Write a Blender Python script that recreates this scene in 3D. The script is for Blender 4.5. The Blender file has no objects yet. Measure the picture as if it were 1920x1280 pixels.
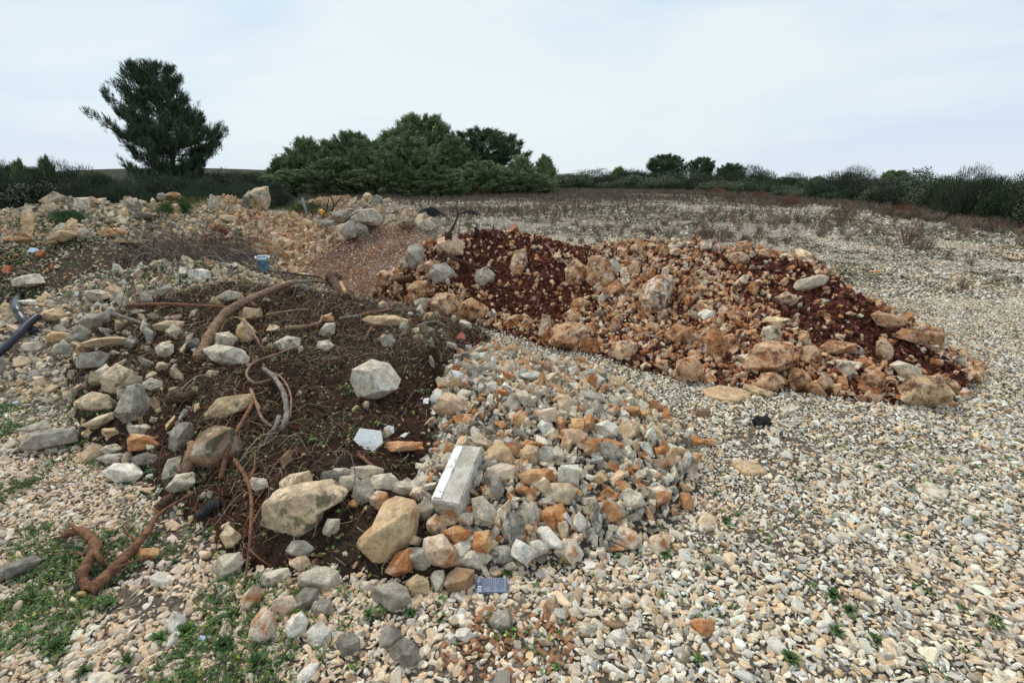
import bpy, bmesh, math, random, time
import numpy as np
from mathutils import Vector, Matrix
T0 = time.time()
sc = bpy.context.scene
COL = sc.collection
rad = math.radians

# ------------------------------------------------------------------ camera
FPX = 907.0                      # focal length in pixels of the 1920 px wide photograph
PITCH = rad(18.6); CAMH = 1.7
CP, SP = math.cos(PITCH), math.sin(PITCH)
cam = bpy.data.cameras.new('camera'); cam_o = bpy.data.objects.new('camera', cam); COL.objects.link(cam_o)
cam.sensor_width = 36.0; cam.lens = 36.0 * FPX / 1920.0
cam.clip_start = 0.05; cam.clip_end = 3000
cam_o.location = (0, 0, CAMH); cam_o.rotation_euler = (rad(90) - PITCH, 0, 0)
sc.camera = cam_o
CAM = np.array([0, 0, CAMH])

# ------------------------------------------------------------------ world, sun, exposure
sc.view_settings.view_transform = 'Standard'; sc.view_settings.look = 'None'
sc.view_settings.exposure = 0.0; sc.view_settings.gamma = 1.0
SUN_EL, SUN_AZ = 52.0, -35.0      # azimuth from +Y towards +X
w = bpy.data.worlds.new('World'); sc.world = w; w.use_nodes = True
nt = w.node_tree; N = nt.nodes; L = nt.links; N.clear()
out = N.new('ShaderNodeOutputWorld')
sky = N.new('ShaderNodeTexSky'); sky.sky_type = 'NISHITA'; sky.sun_disc = False
sky.sun_elevation = rad(SUN_EL); sky.sun_rotation = rad(SUN_AZ)
bgs = N.new('ShaderNodeBackground'); bgs.inputs['Strength'].default_value = 0.07
L.new(sky.outputs[0], bgs.inputs['Color'])
tc = N.new('ShaderNodeTexCoord')
mp = N.new('ShaderNodeMapping'); mp.inputs['Scale'].default_value = (1.0, 1.0, 3.2)
L.new(tc.outputs['Generated'], mp.inputs['Vector'])
nz = N.new('ShaderNodeTexNoise'); nz.inputs['Scale'].default_value = 1.7; nz.inputs['Detail'].default_value = 6; nz.inputs['Roughness'].default_value = .5
nz.inputs['Distortion'].default_value = .4
L.new(mp.outputs[0], nz.inputs['Vector'])
cr = N.new('ShaderNodeValToRGB')
cr.color_ramp.elements[0].position = .38; cr.color_ramp.elements[0].color = (.50, .67, .97, 1)
cr.color_ramp.elements[1].position = .60; cr.color_ramp.elements[1].color = (.86, .96, .995, 1)
e = cr.color_ramp.elements.new(.49); e.color = (.71, .86, .985, 1)
sx = N.new('ShaderNodeSeparateXYZ'); L.new(tc.outputs['Generated'], sx.inputs[0])
ab = N.new('ShaderNodeMath'); ab.operation = 'ABSOLUTE'; L.new(sx.outputs[0], ab.inputs[0])      # the overcast is thinner away from the north
mm = N.new('ShaderNodeMath'); mm.operation = 'MULTIPLY_ADD'; mm.inputs[1].default_value = -.17; L.new(ab.outputs[0], mm.inputs[0]); 
ma = N.new('ShaderNodeMath'); ma.operation = 'ADD'; ma.inputs[1].default_value = .055; L.new(nz.outputs[0], ma.inputs[0]); L.new(ma.outputs[0], mm.inputs[2])
L.new(mm.outputs[0], cr.inputs[0])
hr = N.new('ShaderNodeValToRGB')      # whiter towards the horizon
hr.color_ramp.elements[0].position = 0.0; hr.color_ramp.elements[0].color = (.75, .75, .75, 1)
hr.color_ramp.elements[1].position = .45; hr.color_ramp.elements[1].color = (0, 0, 0, 1)
e = hr.color_ramp.elements.new(.12); e.color = (.45, .45, .45, 1)
L.new(sx.outputs[2], hr.inputs[0])
mx = N.new('ShaderNodeMix'); mx.data_type = 'RGBA'
L.new(hr.outputs[0], mx.inputs[0]); L.new(cr.outputs[0], mx.inputs[6]); mx.inputs[7].default_value = (.88, .955, .99, 1)
bgc = N.new('ShaderNodeBackground'); bgc.inputs['Strength'].default_value = 1.0
L.new(mx.outputs[2], bgc.inputs['Color'])
ms = N.new('ShaderNodeMixShader'); ms.inputs[0].default_value = .9
L.new(bgs.outputs[0], ms.inputs[1]); L.new(bgc.outputs[0], ms.inputs[2]); L.new(ms.outputs[0], out.inputs[0])
sl = bpy.data.lights.new('sun', 'SUN'); sl.energy = 2.3; sl.angle = rad(16); sl.color = (1, .91, .79)
so = bpy.data.objects.new('sun', sl); COL.objects.link(so)
sd = Vector((math.sin(rad(SUN_AZ)) * math.cos(rad(SUN_EL)), math.cos(rad(SUN_AZ)) * math.cos(rad(SUN_EL)), math.sin(rad(SUN_EL))))
so.rotation_euler = sd.to_track_quat('Z', 'Y').to_euler(); so.location = sd * 60

sc.cycles.max_bounces = 4; sc.cycles.diffuse_bounces = 2; sc.cycles.glossy_bounces = 1
sc.cycles.use_denoising = True

# ------------------------------------------------------------------ helpers: noise, rays, tags
def _h(i, j, k, s):
    n = (i * 374761393 + j * 668265263 + k * 2147483647 + s * 974634777) & 0x7fffffff
    n = (n ^ (n >> 13)) * 1274126177 & 0x7fffffff
    n = (n ^ (n >> 16)) & 0xffff
    return n / 65535.0
def vnoise(x, y, z=0.0, s=0):
    x = np.asarray(x, float); y = np.asarray(y, float); z = np.zeros_like(x) + z
    i, j, k = np.floor(x).astype(np.int64), np.floor(y).astype(np.int64), np.floor(z).astype(np.int64)
    fx, fy, fz = x - i, y - j, z - k
    fx, fy, fz = fx*fx*(3-2*fx), fy*fy*(3-2*fy), fz*fz*(3-2*fz)
    r = 0
    for a in (0, 1):
        for b in (0, 1):
            for c in (0, 1):
                wgt = (fx if a else 1-fx) * (fy if b else 1-fy) * (fz if c else 1-fz)
                r = r + wgt * _h(i+a, j+b, k+c, s)
    return r
def fbm(x, y, z=0.0, s=0, o=4):
    r = 0; a = .5; t = 0
    for q in range(o):
        f = 2.03**q
        r = r + a*vnoise(np.asarray(x)*f, np.asarray(y)*f, np.asarray(z)*f, s+q*7); t += a; a *= .5
    return r / t      # 0..1
def raydir(u, v):
    xc = (np.asarray(u, float)-960)/FPX; yc = (640-np.asarray(v, float))/FPX
    return np.stack([xc, CP+SP*yc, -SP+CP*yc], -1)      # unit depth along the optical axis
def at(u, v, Y):
    d = raydir(u, v); return CAM + d*(Y/d[1])
def project(p):
    p = np.asarray(p, float) - CAM
    dep = p[..., 1]*CP - p[..., 2]*SP; up = p[..., 1]*SP + p[..., 2]*CP
    dep = np.where(dep < .05, .05, dep)
    return 960+FPX*p[..., 0]/dep, 640-FPX*up/dep, dep
def tag(o, label=None, cat=None, group=None, kind=None):
    if label: o['label'] = label
    if cat: o['category'] = cat
    if group: o['group'] = group
    if kind: o['kind'] = kind
    return o
def link(name, me, mat=None, parent=None, loc=None):
    o = bpy.data.objects.new(name, me); COL.objects.link(o)
    if mat is not None and me is not None and len(me.materials) == 0:
        me.materials.append(mat)
    if parent is not None: o.parent = parent
    if loc is not None: o.location = loc
    return o
def mesh_np(name, V, F, col=None):
    """V (n,3), F (m,k) with equal k -> mesh, fast"""
    V = np.ascontiguousarray(V, dtype=np.float32); F = np.ascontiguousarray(F, dtype=np.int32)
    me = bpy.data.meshes.new(name)
    me.vertices.add(len(V)); me.vertices.foreach_set('co', V.ravel())
    k = F.shape[1]
    me.loops.add(F.size); me.loops.foreach_set('vertex_index', F.ravel())
    me.polygons.add(len(F)); me.polygons.foreach_set('loop_start', np.arange(0, F.size, k, dtype=np.int32))
    me.update(calc_edges=True)
    if col is not None:
        a = me.color_attributes.new('col', 'FLOAT_COLOR', 'POINT')
        a.data.foreach_set('color', np.ascontiguousarray(col, dtype=np.float32).ravel())
    return me
def empty(name, loc):
    o = bpy.data.objects.new(name, None); COL.objects.link(o); o.location = loc; o.empty_display_size = .05; return o

# ------------------------------------------------------------------ the heaps: foot outline + ridge -> height
def px0(pts, z=0.0):
    r = []
    for p in pts:
        if len(p) == 3: r.append((p[0], p[1]))     # world x, y, anything
        else:
            d = raydir(*p); q = CAM + d*((z-CAMH)/d[2]); r.append((q[0], q[1]))
    return np.array(r)
def seg_dist(P, A, B):
    AB = B-A; t = np.clip(((P-A)@AB)/max(AB@AB, 1e-9), 0, 1)
    return np.linalg.norm(P-A-t[..., None]*AB, axis=-1), t
def inside(P, poly):
    x, y = P[..., 0], P[..., 1]; c = np.zeros(x.shape, bool); n = len(poly)
    for i in range(n):
        a, b = poly[i], poly[(i+1) % n]
        if a[1] == b[1]: continue
        cond = ((a[1] > y) != (b[1] > y)) & (x < (b[0]-a[0])*(y-a[1])/(b[1]-a[1])+a[0])
        c ^= cond
    return c
class Mound:
    def __init__(s, name, foot, ridge, expo=1.0, namp=.05, nf=2.2, seed=1):
        s.name = name; s.foot = foot; s.expo = expo; s.namp = namp; s.nf = nf; s.seed = seed
        R = np.array([at(u, v, Y) for u, v, Y in ridge]); s.ridge = R
        s.lo = foot.min(0)-.25; s.hi = foot.max(0)+.25
    def smooth(s, X, Y):
        P = np.stack([X, Y], -1)
        df = np.full(X.shape, 1e9)
        n = len(s.foot)
        for i in range(n):
            d, _ = seg_dist(P, s.foot[i], s.foot[(i+1) % n]); df = np.minimum(df, d)
        wsum = np.zeros(X.shape)+1e-9; hs = np.zeros(X.shape); dr = np.full(X.shape, 1e9)
        R = s.ridge
        for i in range(len(R)-1):
            d, t = seg_dist(P, R[i, :2], R[i+1, :2]); hz = R[i, 2]+t*(R[i+1, 2]-R[i, 2])
            wt = 1/(d+.08)**4; hs += wt*hz; wsum += wt; dr = np.minimum(dr, d)
        h = hs/wsum
        ins = inside(P, s.foot)
        t = df/(df+np.maximum(dr-.08, 0)+1e-6)
        z = np.where(ins, h*t**s.expo, -df*.6)
        return z
    def height(s, X, Y):
        z = s.smooth(X, Y)
        n = (fbm(X*s.nf, Y*s.nf, 0, s.seed, 5)-.5)*2
        n2 = (fbm(X*14, Y*14, 0, s.seed+3, 3)-.5)*2
        m = np.clip((z+.05)/.2, .0, 1)
        return z + m*(n*s.namp + n2*s.namp*.3)
M = {}
M['red'] = Mound('red', np.vstack([px0([(690, 560), (760, 590), (860, 605), (950, 625), (1040, 652), (1130, 668), (1190, 692), (1290, 717), (1380, 726), (1450, 737), (1560, 742), (1680, 757), (1770, 762), (1835, 700)]),
     np.array([(4.5, 4.6), (4.3, 5.6), (4.2, 6.6), (3.2, 7.6), (1.8, 8.0), (1.2, 7.9), (.2, 8.4), (-1.0, 8.2), (-1.9, 7.6)])]),
     [(790, 462, 6.7), (845, 448, 6.8), (900, 434, 6.9), (985, 438, 6.9), (1075, 466, 6.6), (1120, 462, 6.5), (1200, 455, 6.4), (1300, 458, 6.2), (1420, 473, 5.8), (1510, 490, 5.4), (1600, 556, 4.8), (1700, 628, 4.25), (1790, 690, 3.85)], .85, .05, 2.4, 11)
M['brown'] = Mound('brown', np.vstack([px0([(120, 720), (150, 820), (230, 880), (330, 960), (400, 1020), (455, 1075), (560, 1075), (690, 1100), (800, 1110), (880, 1085), (870, 920), (825, 800), (835, 715), (905, 650)]),
     np.array([(-.3, 5.3), (-1.2, 5.9), (-2.4, 6.1), (-3.6, 5.7), (-4.2, 4.9)])]),
     [(210, 590, 4.3), (300, 560, 4.6), (450, 532, 4.9), (600, 552, 4.9), (700, 600, 4.4), (800, 650, 3.7)], .62, .05, 2.6, 23)
M['rubble'] = Mound('rubble', px0([(775, 800), (805, 700), (880, 650), (1000, 665), (1110, 695), (1210, 750), (1285, 830), (1305, 900), (1260, 975), (1120, 1045), (1000, 1060), (890, 1090), (780, 1070), (730, 1000), (760, 880)]),
     [(880, 720, 3.3), (990, 735, 3.0), (1080, 790, 2.65), (1060, 850, 2.4), (960, 880, 2.25), (860, 880, 2.2)], .75, .02, 4, 31)
M['bank'] = Mound('bank', np.vstack([px0([(-250, 720), (-100, 745), (60, 760), (160, 770), (300, 800)]), np.array([(-1.6, 4.6), (-2.2, 6.6), (-3.2, 6.9), (-4.6, 6.6), (-6.0, 6.2), (-7.5, 5.6), (-7.8, 4.2)])]),
     [(-180, 690, 3.9), (-80, 660, 4.1), (10, 610, 4.5), (100, 560, 5.0), (200, 510, 5.5), (330, 494, 5.8), (430, 500, 5.9)], .9, .04, 2.0, 41)
M['dark'] = Mound('dark', np.array([(-9.5, 5.6), (-6.5, 6.0), (-4.6, 6.2), (-3.4, 6.5), (-3.0, 7.4), (-3.6, 8.6), (-6, 9.0), (-9.5, 9.0)]),
     [(-140, 470, 7.4), (-20, 462, 7.4), (60, 456, 7.5), (150, 448, 7.6), (230, 455, 7.6), (290, 478, 7.4)], .8, .07, 1.6, 47)
M['farleft'] = Mound('farleft', np.array([(-19, 8.5), (-14, 8.2), (-9, 8.2), (-6.5, 8.3), (-4.8, 8.8), (-4.6, 11), (-5, 13.5), (-9, 14.3), (-16, 14), (-20, 12)]),
     [(-160, 405, 11), (-60, 402, 11), (40, 394, 11), (75, 383, 11), (130, 374, 11.2), (180, 378, 11.4), (250, 384, 11.4), (350, 380, 11.8), (420, 390, 11.8)], .62, .10, 1.1, 53)
M['orange'] = Mound('orange', np.vstack([px0([(250, 490), (330, 505), (450, 512), (560, 520), (640, 500), (690, 470)]), np.array([(-3.2, 12.2), (-4.6, 13.2), (-7.5, 13), (-7.8, 11)])]),
     [(330, 425, 11.2), (385, 406, 11.3), (430, 398, 11.4), (540, 405, 11.3), (600, 425, 10.9), (650, 455, 10.5)], .85, .05, 2.0, 61)
M['fine'] = Mound('fine', np.vstack([px0([(570, 500), (610, 545), (700, 565), (790, 570), (860, 560)]), np.array([(-.6, 9.6), (-1.4, 11.0), (-3.0, 11.2), (-3.8, 10.4)])]),
     [(610, 478, 9.3), (650, 448, 9.5), (700, 421, 9.8), (760, 427, 9.6), (800, 452, 9.0)], .9, .05, 1.6, 67)
M['fargrey'] = Mound('fargrey', np.array([(-5.4, 11.8), (-4, 11.4), (-2.8, 11.4), (-1.6, 11.6), (-.9, 12.3), (-1.4, 13.6), (-3, 15), (-5.5, 15)]),
     [(600, 402, 13), (640, 393, 13), (690, 370, 13.4), (725, 378, 13.2), (770, 402, 12.6)], .8, .08, 2.0, 71)
M['farsmall'] = Mound('farsmall', np.array([(-7.2, 14.2), (-5.2, 14.2), (-4.4, 15.2), (-4.8, 17), (-7.2, 17)]),
     [(555, 383, 15.2), (600, 371, 15.6), (650, 368, 15.6)], .9, .05, 2.0, 73)
M['fartiny'] = Mound('fartiny', np.array([(-10.6, 14.6), (-8.2, 14.6), (-7.6, 16), (-8.6, 17.6), (-11, 17.4)]),
     [(385, 378, 16), (425, 367, 16), (460, 380, 16)], .9, .05, 2.0, 79)
def base_z(X, Y):
    D = np.hypot(X, Y)
    s = np.clip((D-9)/36, 0, 1); s = s*s*(3-2*s)
    z = .62*s + (fbm(X*.25, Y*.25, 0, 5, 3)-.5)*.10*np.clip(D/6, .2, 1.5) + (fbm(X*1.3, Y*1.3, 0, 8, 3)-.5)*.035
    z = z - np.clip((D-72)/130, 0, 9)**1.6*4.5
    hill = np.exp(-(((X+55)/40)**2+((Y-85)/30)**2))*3.0
    return z + hill
def Hn(X, Y):
    X = np.asarray(X, float); Y = np.asarray(Y, float)
    z = base_z(X, Y)
    for m in M.values():
        k = (X > m.lo[0]) & (X < m.hi[0]) & (Y > m.lo[1]) & (Y < m.hi[1])
        if k.any():
            zz = np.full(X.shape, -9.0); zz[k] = m.height(X[k], Y[k]); z = np.maximum(z, zz)
    return z
def zone(X, Y):
    """index of the dominating heap (0 = ground)"""
    X = np.asarray(X, float); Y = np.asarray(Y, float)
    z = base_z(X, Y); r = np.zeros(X.shape, int)
    for i, m in enumerate(M.values()):
        k = (X > m.lo[0]) & (X < m.hi[0]) & (Y > m.lo[1]) & (Y < m.hi[1])
        if k.any():
            zz = np.full(X.shape, -9.0); zz[k] = m.height(X[k], Y[k])
            r = np.where(zz > z, i+1, r); z = np.maximum(z, zz)
    return r
ZI = {n: i+1 for i, n in enumerate(M)}
# cached height grid for ray hits (near area)
GX = np.arange(-14, 9, .04); GY = np.arange(.6, 18, .04)
gx, gy = np.meshgrid(GX, GY, indexing='ij'); GH = Hn(gx, gy)
def Hf(x, y):
    x = np.asarray(x, float); y = np.asarray(y, float)
    fi = (x-GX[0])/.04; fj = (y-GY[0])/.04
    ok = (fi >= 0) & (fi < len(GX)-1.01) & (fj >= 0) & (fj < len(GY)-1.01)
    i = np.clip(fi, 0, len(GX)-2).astype(int); j = np.clip(fj, 0, len(GY)-2).astype(int)
    a = np.clip(fi-i, 0, 1); b = np.clip(fj-j, 0, 1)
    z = GH[i, j]*(1-a)*(1-b)+GH[i+1, j]*a*(1-b)+GH[i, j+1]*(1-a)*b+GH[i+1, j+1]*a*b
    if not np.all(ok): z = np.where(ok, z, base_z(x, y))
    return z
TT = np.concatenate([np.arange(.8, 20, .01), np.arange(20, 120, .25)])
def hit(u, v, off=0.0):
    """first point along the pixel's ray that is off metres above the surface"""
    d = raydir(u, v); P = CAM + TT[:, None]*d
    k = np.nonzero(P[:, 2] <= Hf(P[:, 0], P[:, 1])+off)[0]
    if len(k) == 0: return CAM + 60*d
    return P[k[0]]
ZG = zone(gx, gy)
def Zf(x, y):
    i = np.clip(((np.asarray(x)-GX[0])/.04).astype(int), 0, len(GX)-1); j = np.clip(((np.asarray(y)-GY[0])/.04).astype(int), 0, len(GY)-1)
    return ZG[i, j]
# ------------------------------------------------------------------ materials
class G:
    def __init__(s, name, rough=.85, spec=.3):
        s.m = bpy.data.materials.new(name); s.m.use_nodes = True; t = s.m.node_tree; s.N = t.nodes; s.L = t.links
        s.b = s.N['Principled BSDF']; s.b.inputs['Roughness'].default_value = rough
        s.b.inputs['Specular IOR Level'].default_value = spec
        g = s.N.new('ShaderNodeNewGeometry'); s.pos = g.outputs['Position']; s.geo = g
    def set(s, sock, v):
        if hasattr(v, 'is_linked') or hasattr(v, 'links'): s.L.new(v, sock)
        elif isinstance(v, tuple): sock.default_value = v[:3] if sock.type == 'VECTOR' else (v+(1,))[:4]
        else: sock.default_value = v
    def noise(s, scale, detail=4, rough=.5, vec=None, dist=0.0):
        n = s.N.new('ShaderNodeTexNoise'); n.inputs['Scale'].default_value = scale; n.inputs['Detail'].default_value = detail
        n.inputs['Roughness'].default_value = rough; n.inputs['Distortion'].default_value = dist
        s.L.new(vec or s.pos, n.inputs['Vector']); return n.outputs[0]
    def vor(s, scale, feat='F1', vec=None, out='Distance', rnd=1.0):
        n = s.N.new('ShaderNodeTexVoronoi'); n.feature = feat; n.inputs['Scale'].default_value = scale
        n.inputs['Randomness'].default_value = rnd
        s.L.new(vec or s.pos, n.inputs['Vector']); return n.outputs[out]
    def math(s, op, a, b=0.0, clamp=False):
        n = s.N.new('ShaderNodeMath'); n.operation = op; n.use_clamp = clamp
        s.set(n.inputs[0], a); s.set(n.inputs[1], b); return n.outputs[0]
    def step(s, v, lo, hi):
        n = s.N.new('ShaderNodeMapRange'); n.interpolation_type = 'SMOOTHSTEP'; s.set(n.inputs[0], v)
        s.set(n.inputs[1], lo); s.set(n.inputs[2], hi); return n.outputs[0]
    def mr(s, v, lo, hi, a, b):
        n = s.N.new('ShaderNodeMapRange'); s.set(n.inputs[0], v)
        for i, q in enumerate((lo, hi, a, b)): s.set(n.inputs[i+1], q)
        return n.outputs[0]
    def mix(s, f, a, b, mode='MIX'):
        n = s.N.new('ShaderNodeMix'); n.data_type = 'RGBA'; n.blend_type = mode
        s.set(n.inputs[0], f); s.set(n.inputs[6], a); s.set(n.inputs[7], b); return n.outputs[2]
    def ramp(s, v, stops, const=False):
        n = s.N.new('ShaderNodeValToRGB'); s.L.new(v, n.inputs[0]); c = n.color_ramp
        if const: c.interpolation = 'CONSTANT'
        c.elements[0].position, c.elements[0].color = stops[0][0], stops[0][1]+(1,)
        c.elements[1].position, c.elements[1].color = stops[-1][0], stops[-1][1]+(1,)
        for p, q in stops[1:-1]: e = c.elements.new(p); e.color = q+(1,)
        return n.outputs[0]
    def bump(s, h, strength=.5, dist=.01):
        n = s.N.new('ShaderNodeBump'); n.inputs['Strength'].default_value = strength; n.inputs['Distance'].default_value = dist
        s.L.new(h, n.inputs['Height']); s.L.new(n.outputs[0], s.b.inputs['Normal'])
    def col(s, c): s.set(s.b.inputs['Base Color'], c)
def mul(g, c, f):
    n = g.N.new('ShaderNodeVectorMath'); n.operation = 'SCALE'; g.set(n.inputs[0], c); g.set(n.inputs[3], f); return n.outputs[0]

def rock_mat(name, attr, soilcol=(.07, .032, .02), soil=.12, rust=(.40, .125, .035), rust2=(.56, .27, .10), moss=0.0, bstr=.8, vein=0.0, fresh=.45):
    g = G(name, .88, .25)
    if attr:
        a = g.N.new('ShaderNodeAttribute'); a.attribute_name = 'col'; c, al = a.outputs['Color'], a.outputs['Alpha']
    else:
        a = g.N.new('ShaderNodeObjectInfo'); c, al = a.outputs['Color'], a.outputs['Alpha']
    n1 = g.noise(9, 8, .70, dist=.4); n2 = g.noise(23, 5, .6); n3 = g.noise(110, 3, .6); n4 = g.noise(4.3, 3, .5)
    base = mul(g, c, g.mr(n2, .32, .68, .56, 1.28))
    warm = g.mix(g.step(n4, .42, .66), base, mul(g, g.mix(.5, c, rust2), 1.0))
    base = g.mix(g.math('MULTIPLY', al, .8), base, warm)
    thr = g.mr(al, 0, 1, .84, .34)
    mask = g.step(n1, thr, g.math('ADD', thr, .13))
    rc = g.mix(g.step(n2, .35, .65), rust, rust2)
    base = g.mix(g.math('MULTIPLY', mask, .9), base, rc)
    if fresh:
        fm = g.math('MULTIPLY', g.step(g.noise(6.5, 7, .7, dist=.8), .55, .62), fresh)
        base = g.mix(fm, base, mul(g, g.mix(.35, (.80, .74, .62), c), 1.0))
    if moss:
        base = g.mix(g.math('MULTIPLY', g.step(g.noise(11, 5, .65), .50, .62), moss), base, (.085, .095, .05))
    if vein:
        vv = g.vor(6.5, 'DISTANCE_TO_EDGE', rnd=1.0)
        base = g.mix(g.math('MULTIPLY', g.step(vv, .035, .008), vein), base, (.68, .66, .6))
    if soil:
        sm = g.step(g.noise(12, 8, .75), .68-soil*.45, .80-soil*.40)
        base = g.mix(g.math('MULTIPLY', sm, .88), base, soilcol)
    base = mul(g, base, g.mr(n3, .25, .75, .76, 1.2))
    # dark pits
    base = g.mix(g.math('MULTIPLY', g.step(n3, .36, .28), .45), base, (.10, .07, .05))
    g.col(base)
    h = g.math('ADD', g.math('MULTIPLY', n2, 1.0), g.math('MULTIPLY', n3, .35))
    h = g.math('ADD', h, g.math('MULTIPLY', g.step(g.vor(16, 'DISTANCE_TO_EDGE'), 0.0, .06), .12))
    g.bump(h, bstr, .012)
    return g.m
MAT = {}
RS = (.095, .034, .020)          # dark red soil
BS = (.062, .032, .021)          # dark brown soil
MAT['rock_plain'] = rock_mat('limestone', False, BS, .06)
MAT['rock_dirty'] = rock_mat('dusty_limestone', False, (.11, .072, .048), .34, moss=.25)
MAT['rock_mossy'] = rock_mat('mossy_limestone', False, BS, .22, moss=.8)
MAT['rock_vein'] = rock_mat('veined_limestone', False, BS, .02, vein=.75, moss=.15)
MAT['rock_red'] = rock_mat('red_earth_limestone', False, (.070, .025, .016), .47, fresh=.8, rust=(.33, .105, .035), rust2=(.55, .25, .10))
MAT['rock_plain_s'] = rock_mat('limestone_chips', True, BS, .08)
MAT['rock_dirty_s'] = rock_mat('dusty_limestone_chips', True, (.11, .072, .048), .28)
MAT['rock_red_s'] = rock_mat('red_earth_chips', True, (.085, .03, .018), .34, fresh=.6, rust=(.44, .14, .045), rust2=(.60, .28, .12))

def pebble_mat():
    g = G('pebble', .8, .3)
    a = g.N.new('ShaderNodeAttribute'); a.attribute_name = 'col'
    n = g.noise(55, 4, .6); n2 = g.noise(170, 2, .5)
    c = mul(g, a.outputs['Color'], g.mr(n, .25, .75, .72, 1.2))
    c = mul(g, c, g.mr(n2, .25, .75, .82, 1.15))
    c = g.mix(g.math('MULTIPLY', g.step(g.noise(38, 4, .6), .60, .70), .25), c, (.42, .22, .10))
    g.col(c); g.bump(g.math('ADD', n, g.math('MULTIPLY', n2, .5)), .35, .005); return g.m
MAT['pebble'] = pebble_mat()
def chip_mat():
    g = G('earth_crumb', .95, .1)
    a = g.N.new('ShaderNodeAttribute'); a.attribute_name = 'col'
    g.col(mul(g, a.outputs['Color'], g.mr(g.noise(90, 3, .6), .3, .7, .6, 1.4))); return g.m
MAT['crumb'] = chip_mat()

def gravel_ground():
    g = G('gravel_ground', .95, .15)
    v = g.N.new('ShaderNodeTexVoronoi'); v.inputs['Scale'].default_value = 24; g.L.new(g.pos, v.inputs['Vector'])
    sp = g.N.new('ShaderNodeSeparateColor'); g.L.new(v.outputs['Color'], sp.inputs[0])
    c = g.ramp(sp.outputs[0], [(0, (.42, .35, .25)), (.25, (.55, .50, .41)), (.45, (.62, .59, .51)), (.65, (.50, .48, .43)), (.82, (.58, .48, .34)), (.93, (.44, .25, .13)), (1, (.30, .28, .25))])
    c = mul(g, c, g.mr(g.noise(60, 3, .6), .3, .7, .8, 1.15))
    e = g.vor(24, 'DISTANCE_TO_EDGE')
    gap = g.step(e, .16, .05)
    ln = g.N.new('ShaderNodeVectorMath'); ln.operation = 'LENGTH'; g.L.new(g.pos, ln.inputs[0])
    c = g.mix(g.math('MULTIPLY', gap, .9), c, (.13, .10, .07))
    near = g.step(ln.outputs['Value'], 14.5, 11.0)           # loose stones lie on bare dirt here
    dirt = mul(g, g.mix(g.step(g.noise(6, 4, .6), .4, .65), (.11, .085, .06), (.19, .155, .115)), g.mr(g.noise(70, 3, .6), .3, .7, .7, 1.3))
    c = g.mix(near, c, dirt)
    # low moss and litter in patches
    m1 = g.step(g.noise(1.5, 6, .75), .47, .60); m2 = g.step(g.noise(13, 4, .6), .42, .60)
    c = g.mix(g.math('MULTIPLY', g.math('MULTIPLY', m1, m2), .7), c, g.mix(g.step(g.noise(3, 2), .4, .6), (.115, .105, .07), (.14, .12, .095)))
    # beyond the field the ground is dark scrub
    mp_ = g.N.new('ShaderNodeVectorMath'); mp_.operation = 'SUBTRACT'; g.L.new(g.pos, mp_.inputs[0]); mp_.inputs[1].default_value = (4, 18, 0)
    md = g.N.new('ShaderNodeVectorMath'); md.operation = 'DIVIDE'; g.L.new(mp_.outputs[0], md.inputs[0]); md.inputs[1].default_value = (15.5, 29, 1000)
    ml = g.N.new('ShaderNodeVectorMath'); ml.operation = 'LENGTH'; g.L.new(md.outputs[0], ml.inputs[0])
    dry = g.step(g.math('ADD', ml.outputs['Value'], g.math('MULTIPLY', g.math('SUBTRACT', g.noise(.5, 4, .6), .5), .7)), .62, 1.0)
    c = g.mix(g.math('MULTIPLY', g.math('MULTIPLY', dry, g.step(g.noise(5, 5, .7), .38, .6)), .6), c, (.19, .145, .10))
    far = g.step(ml.outputs['Value'], 1.0, 1.08)
    c = g.mix(far, c, g.mix(g.step(g.noise(.6, 4, .7), .35, .65), (.028, .036, .018), (.055, .055, .032)))
    g.col(c)
    h = g.math('SUBTRACT', g.step(e, 0.0, .3), g.math('MULTIPLY', g.noise(90, 3), .2))
    g.bump(h, .8, .02); return g.m
MAT['gravel'] = gravel_ground()
def soil_mat(name, c1, c2, c3=None, chips=0.0, chipcol=(.5, .3, .2), cs=40, green=0.0, dens=.5):
    g = G(name, .95, .12)
    n1 = g.noise(5, 6, .65); n2 = g.noise(45, 5, .7); n3 = g.noise(160, 3, .6)
    c = g.mix(g.step(n1, .38, .62), c1, c2)
    if c3: c = g.mix(g.step(g.noise(1.6, 4, .6), .45, .62), c, c3)
    c = mul(g, c, g.mr(n2, .25, .75, .55, 1.5))
    if chips:
        v = g.N.new('ShaderNodeTexVoronoi'); v.inputs['Scale'].default_value = cs; g.L.new(g.pos, v.inputs['Vector'])
        sp = g.N.new('ShaderNodeSeparateColor'); g.L.new(v.outputs['Color'], sp.inputs[0])
        on = g.math('MULTIPLY', g.step(sp.outputs[1], 1-chips, 1-chips+.02), g.step(v.outputs['Distance'], dens, dens-.12))
        cc = mul(g, chipcol, g.mr(sp.outputs[0], 0, 1, .6, 1.5))
        c = g.mix(on, c, cc)
    if green:
        c = g.mix(g.math('MULTIPLY', g.step(g.noise(3.1, 6, .7), .55, .63), green), c, (.06, .085, .03))
    g.col(c)
    g.bump(g.math('ADD', n2, g.math('MULTIPLY', n3, .5)), .9, .03); return g.m
MAT['m_red'] = soil_mat('dark_red_soil', (.082, .028, .017), (.15, .054, .031), (.105, .036, .021), chips=.10, chipcol=(.42, .2, .11), cs=50, dens=.32)
MAT['m_brown'] = soil_mat('dark_brown_soil', (.042, .021, .014), (.075, .036, .023), (.055, .038, .026), chips=.06, chipcol=(.25, .15, .09), cs=60, dens=.3)
MAT['m_rubble'] = soil_mat('grey_grit', (.10, .082, .06), (.16, .13, .10), chips=.3, chipcol=(.34, .30, .24), cs=60)
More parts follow.
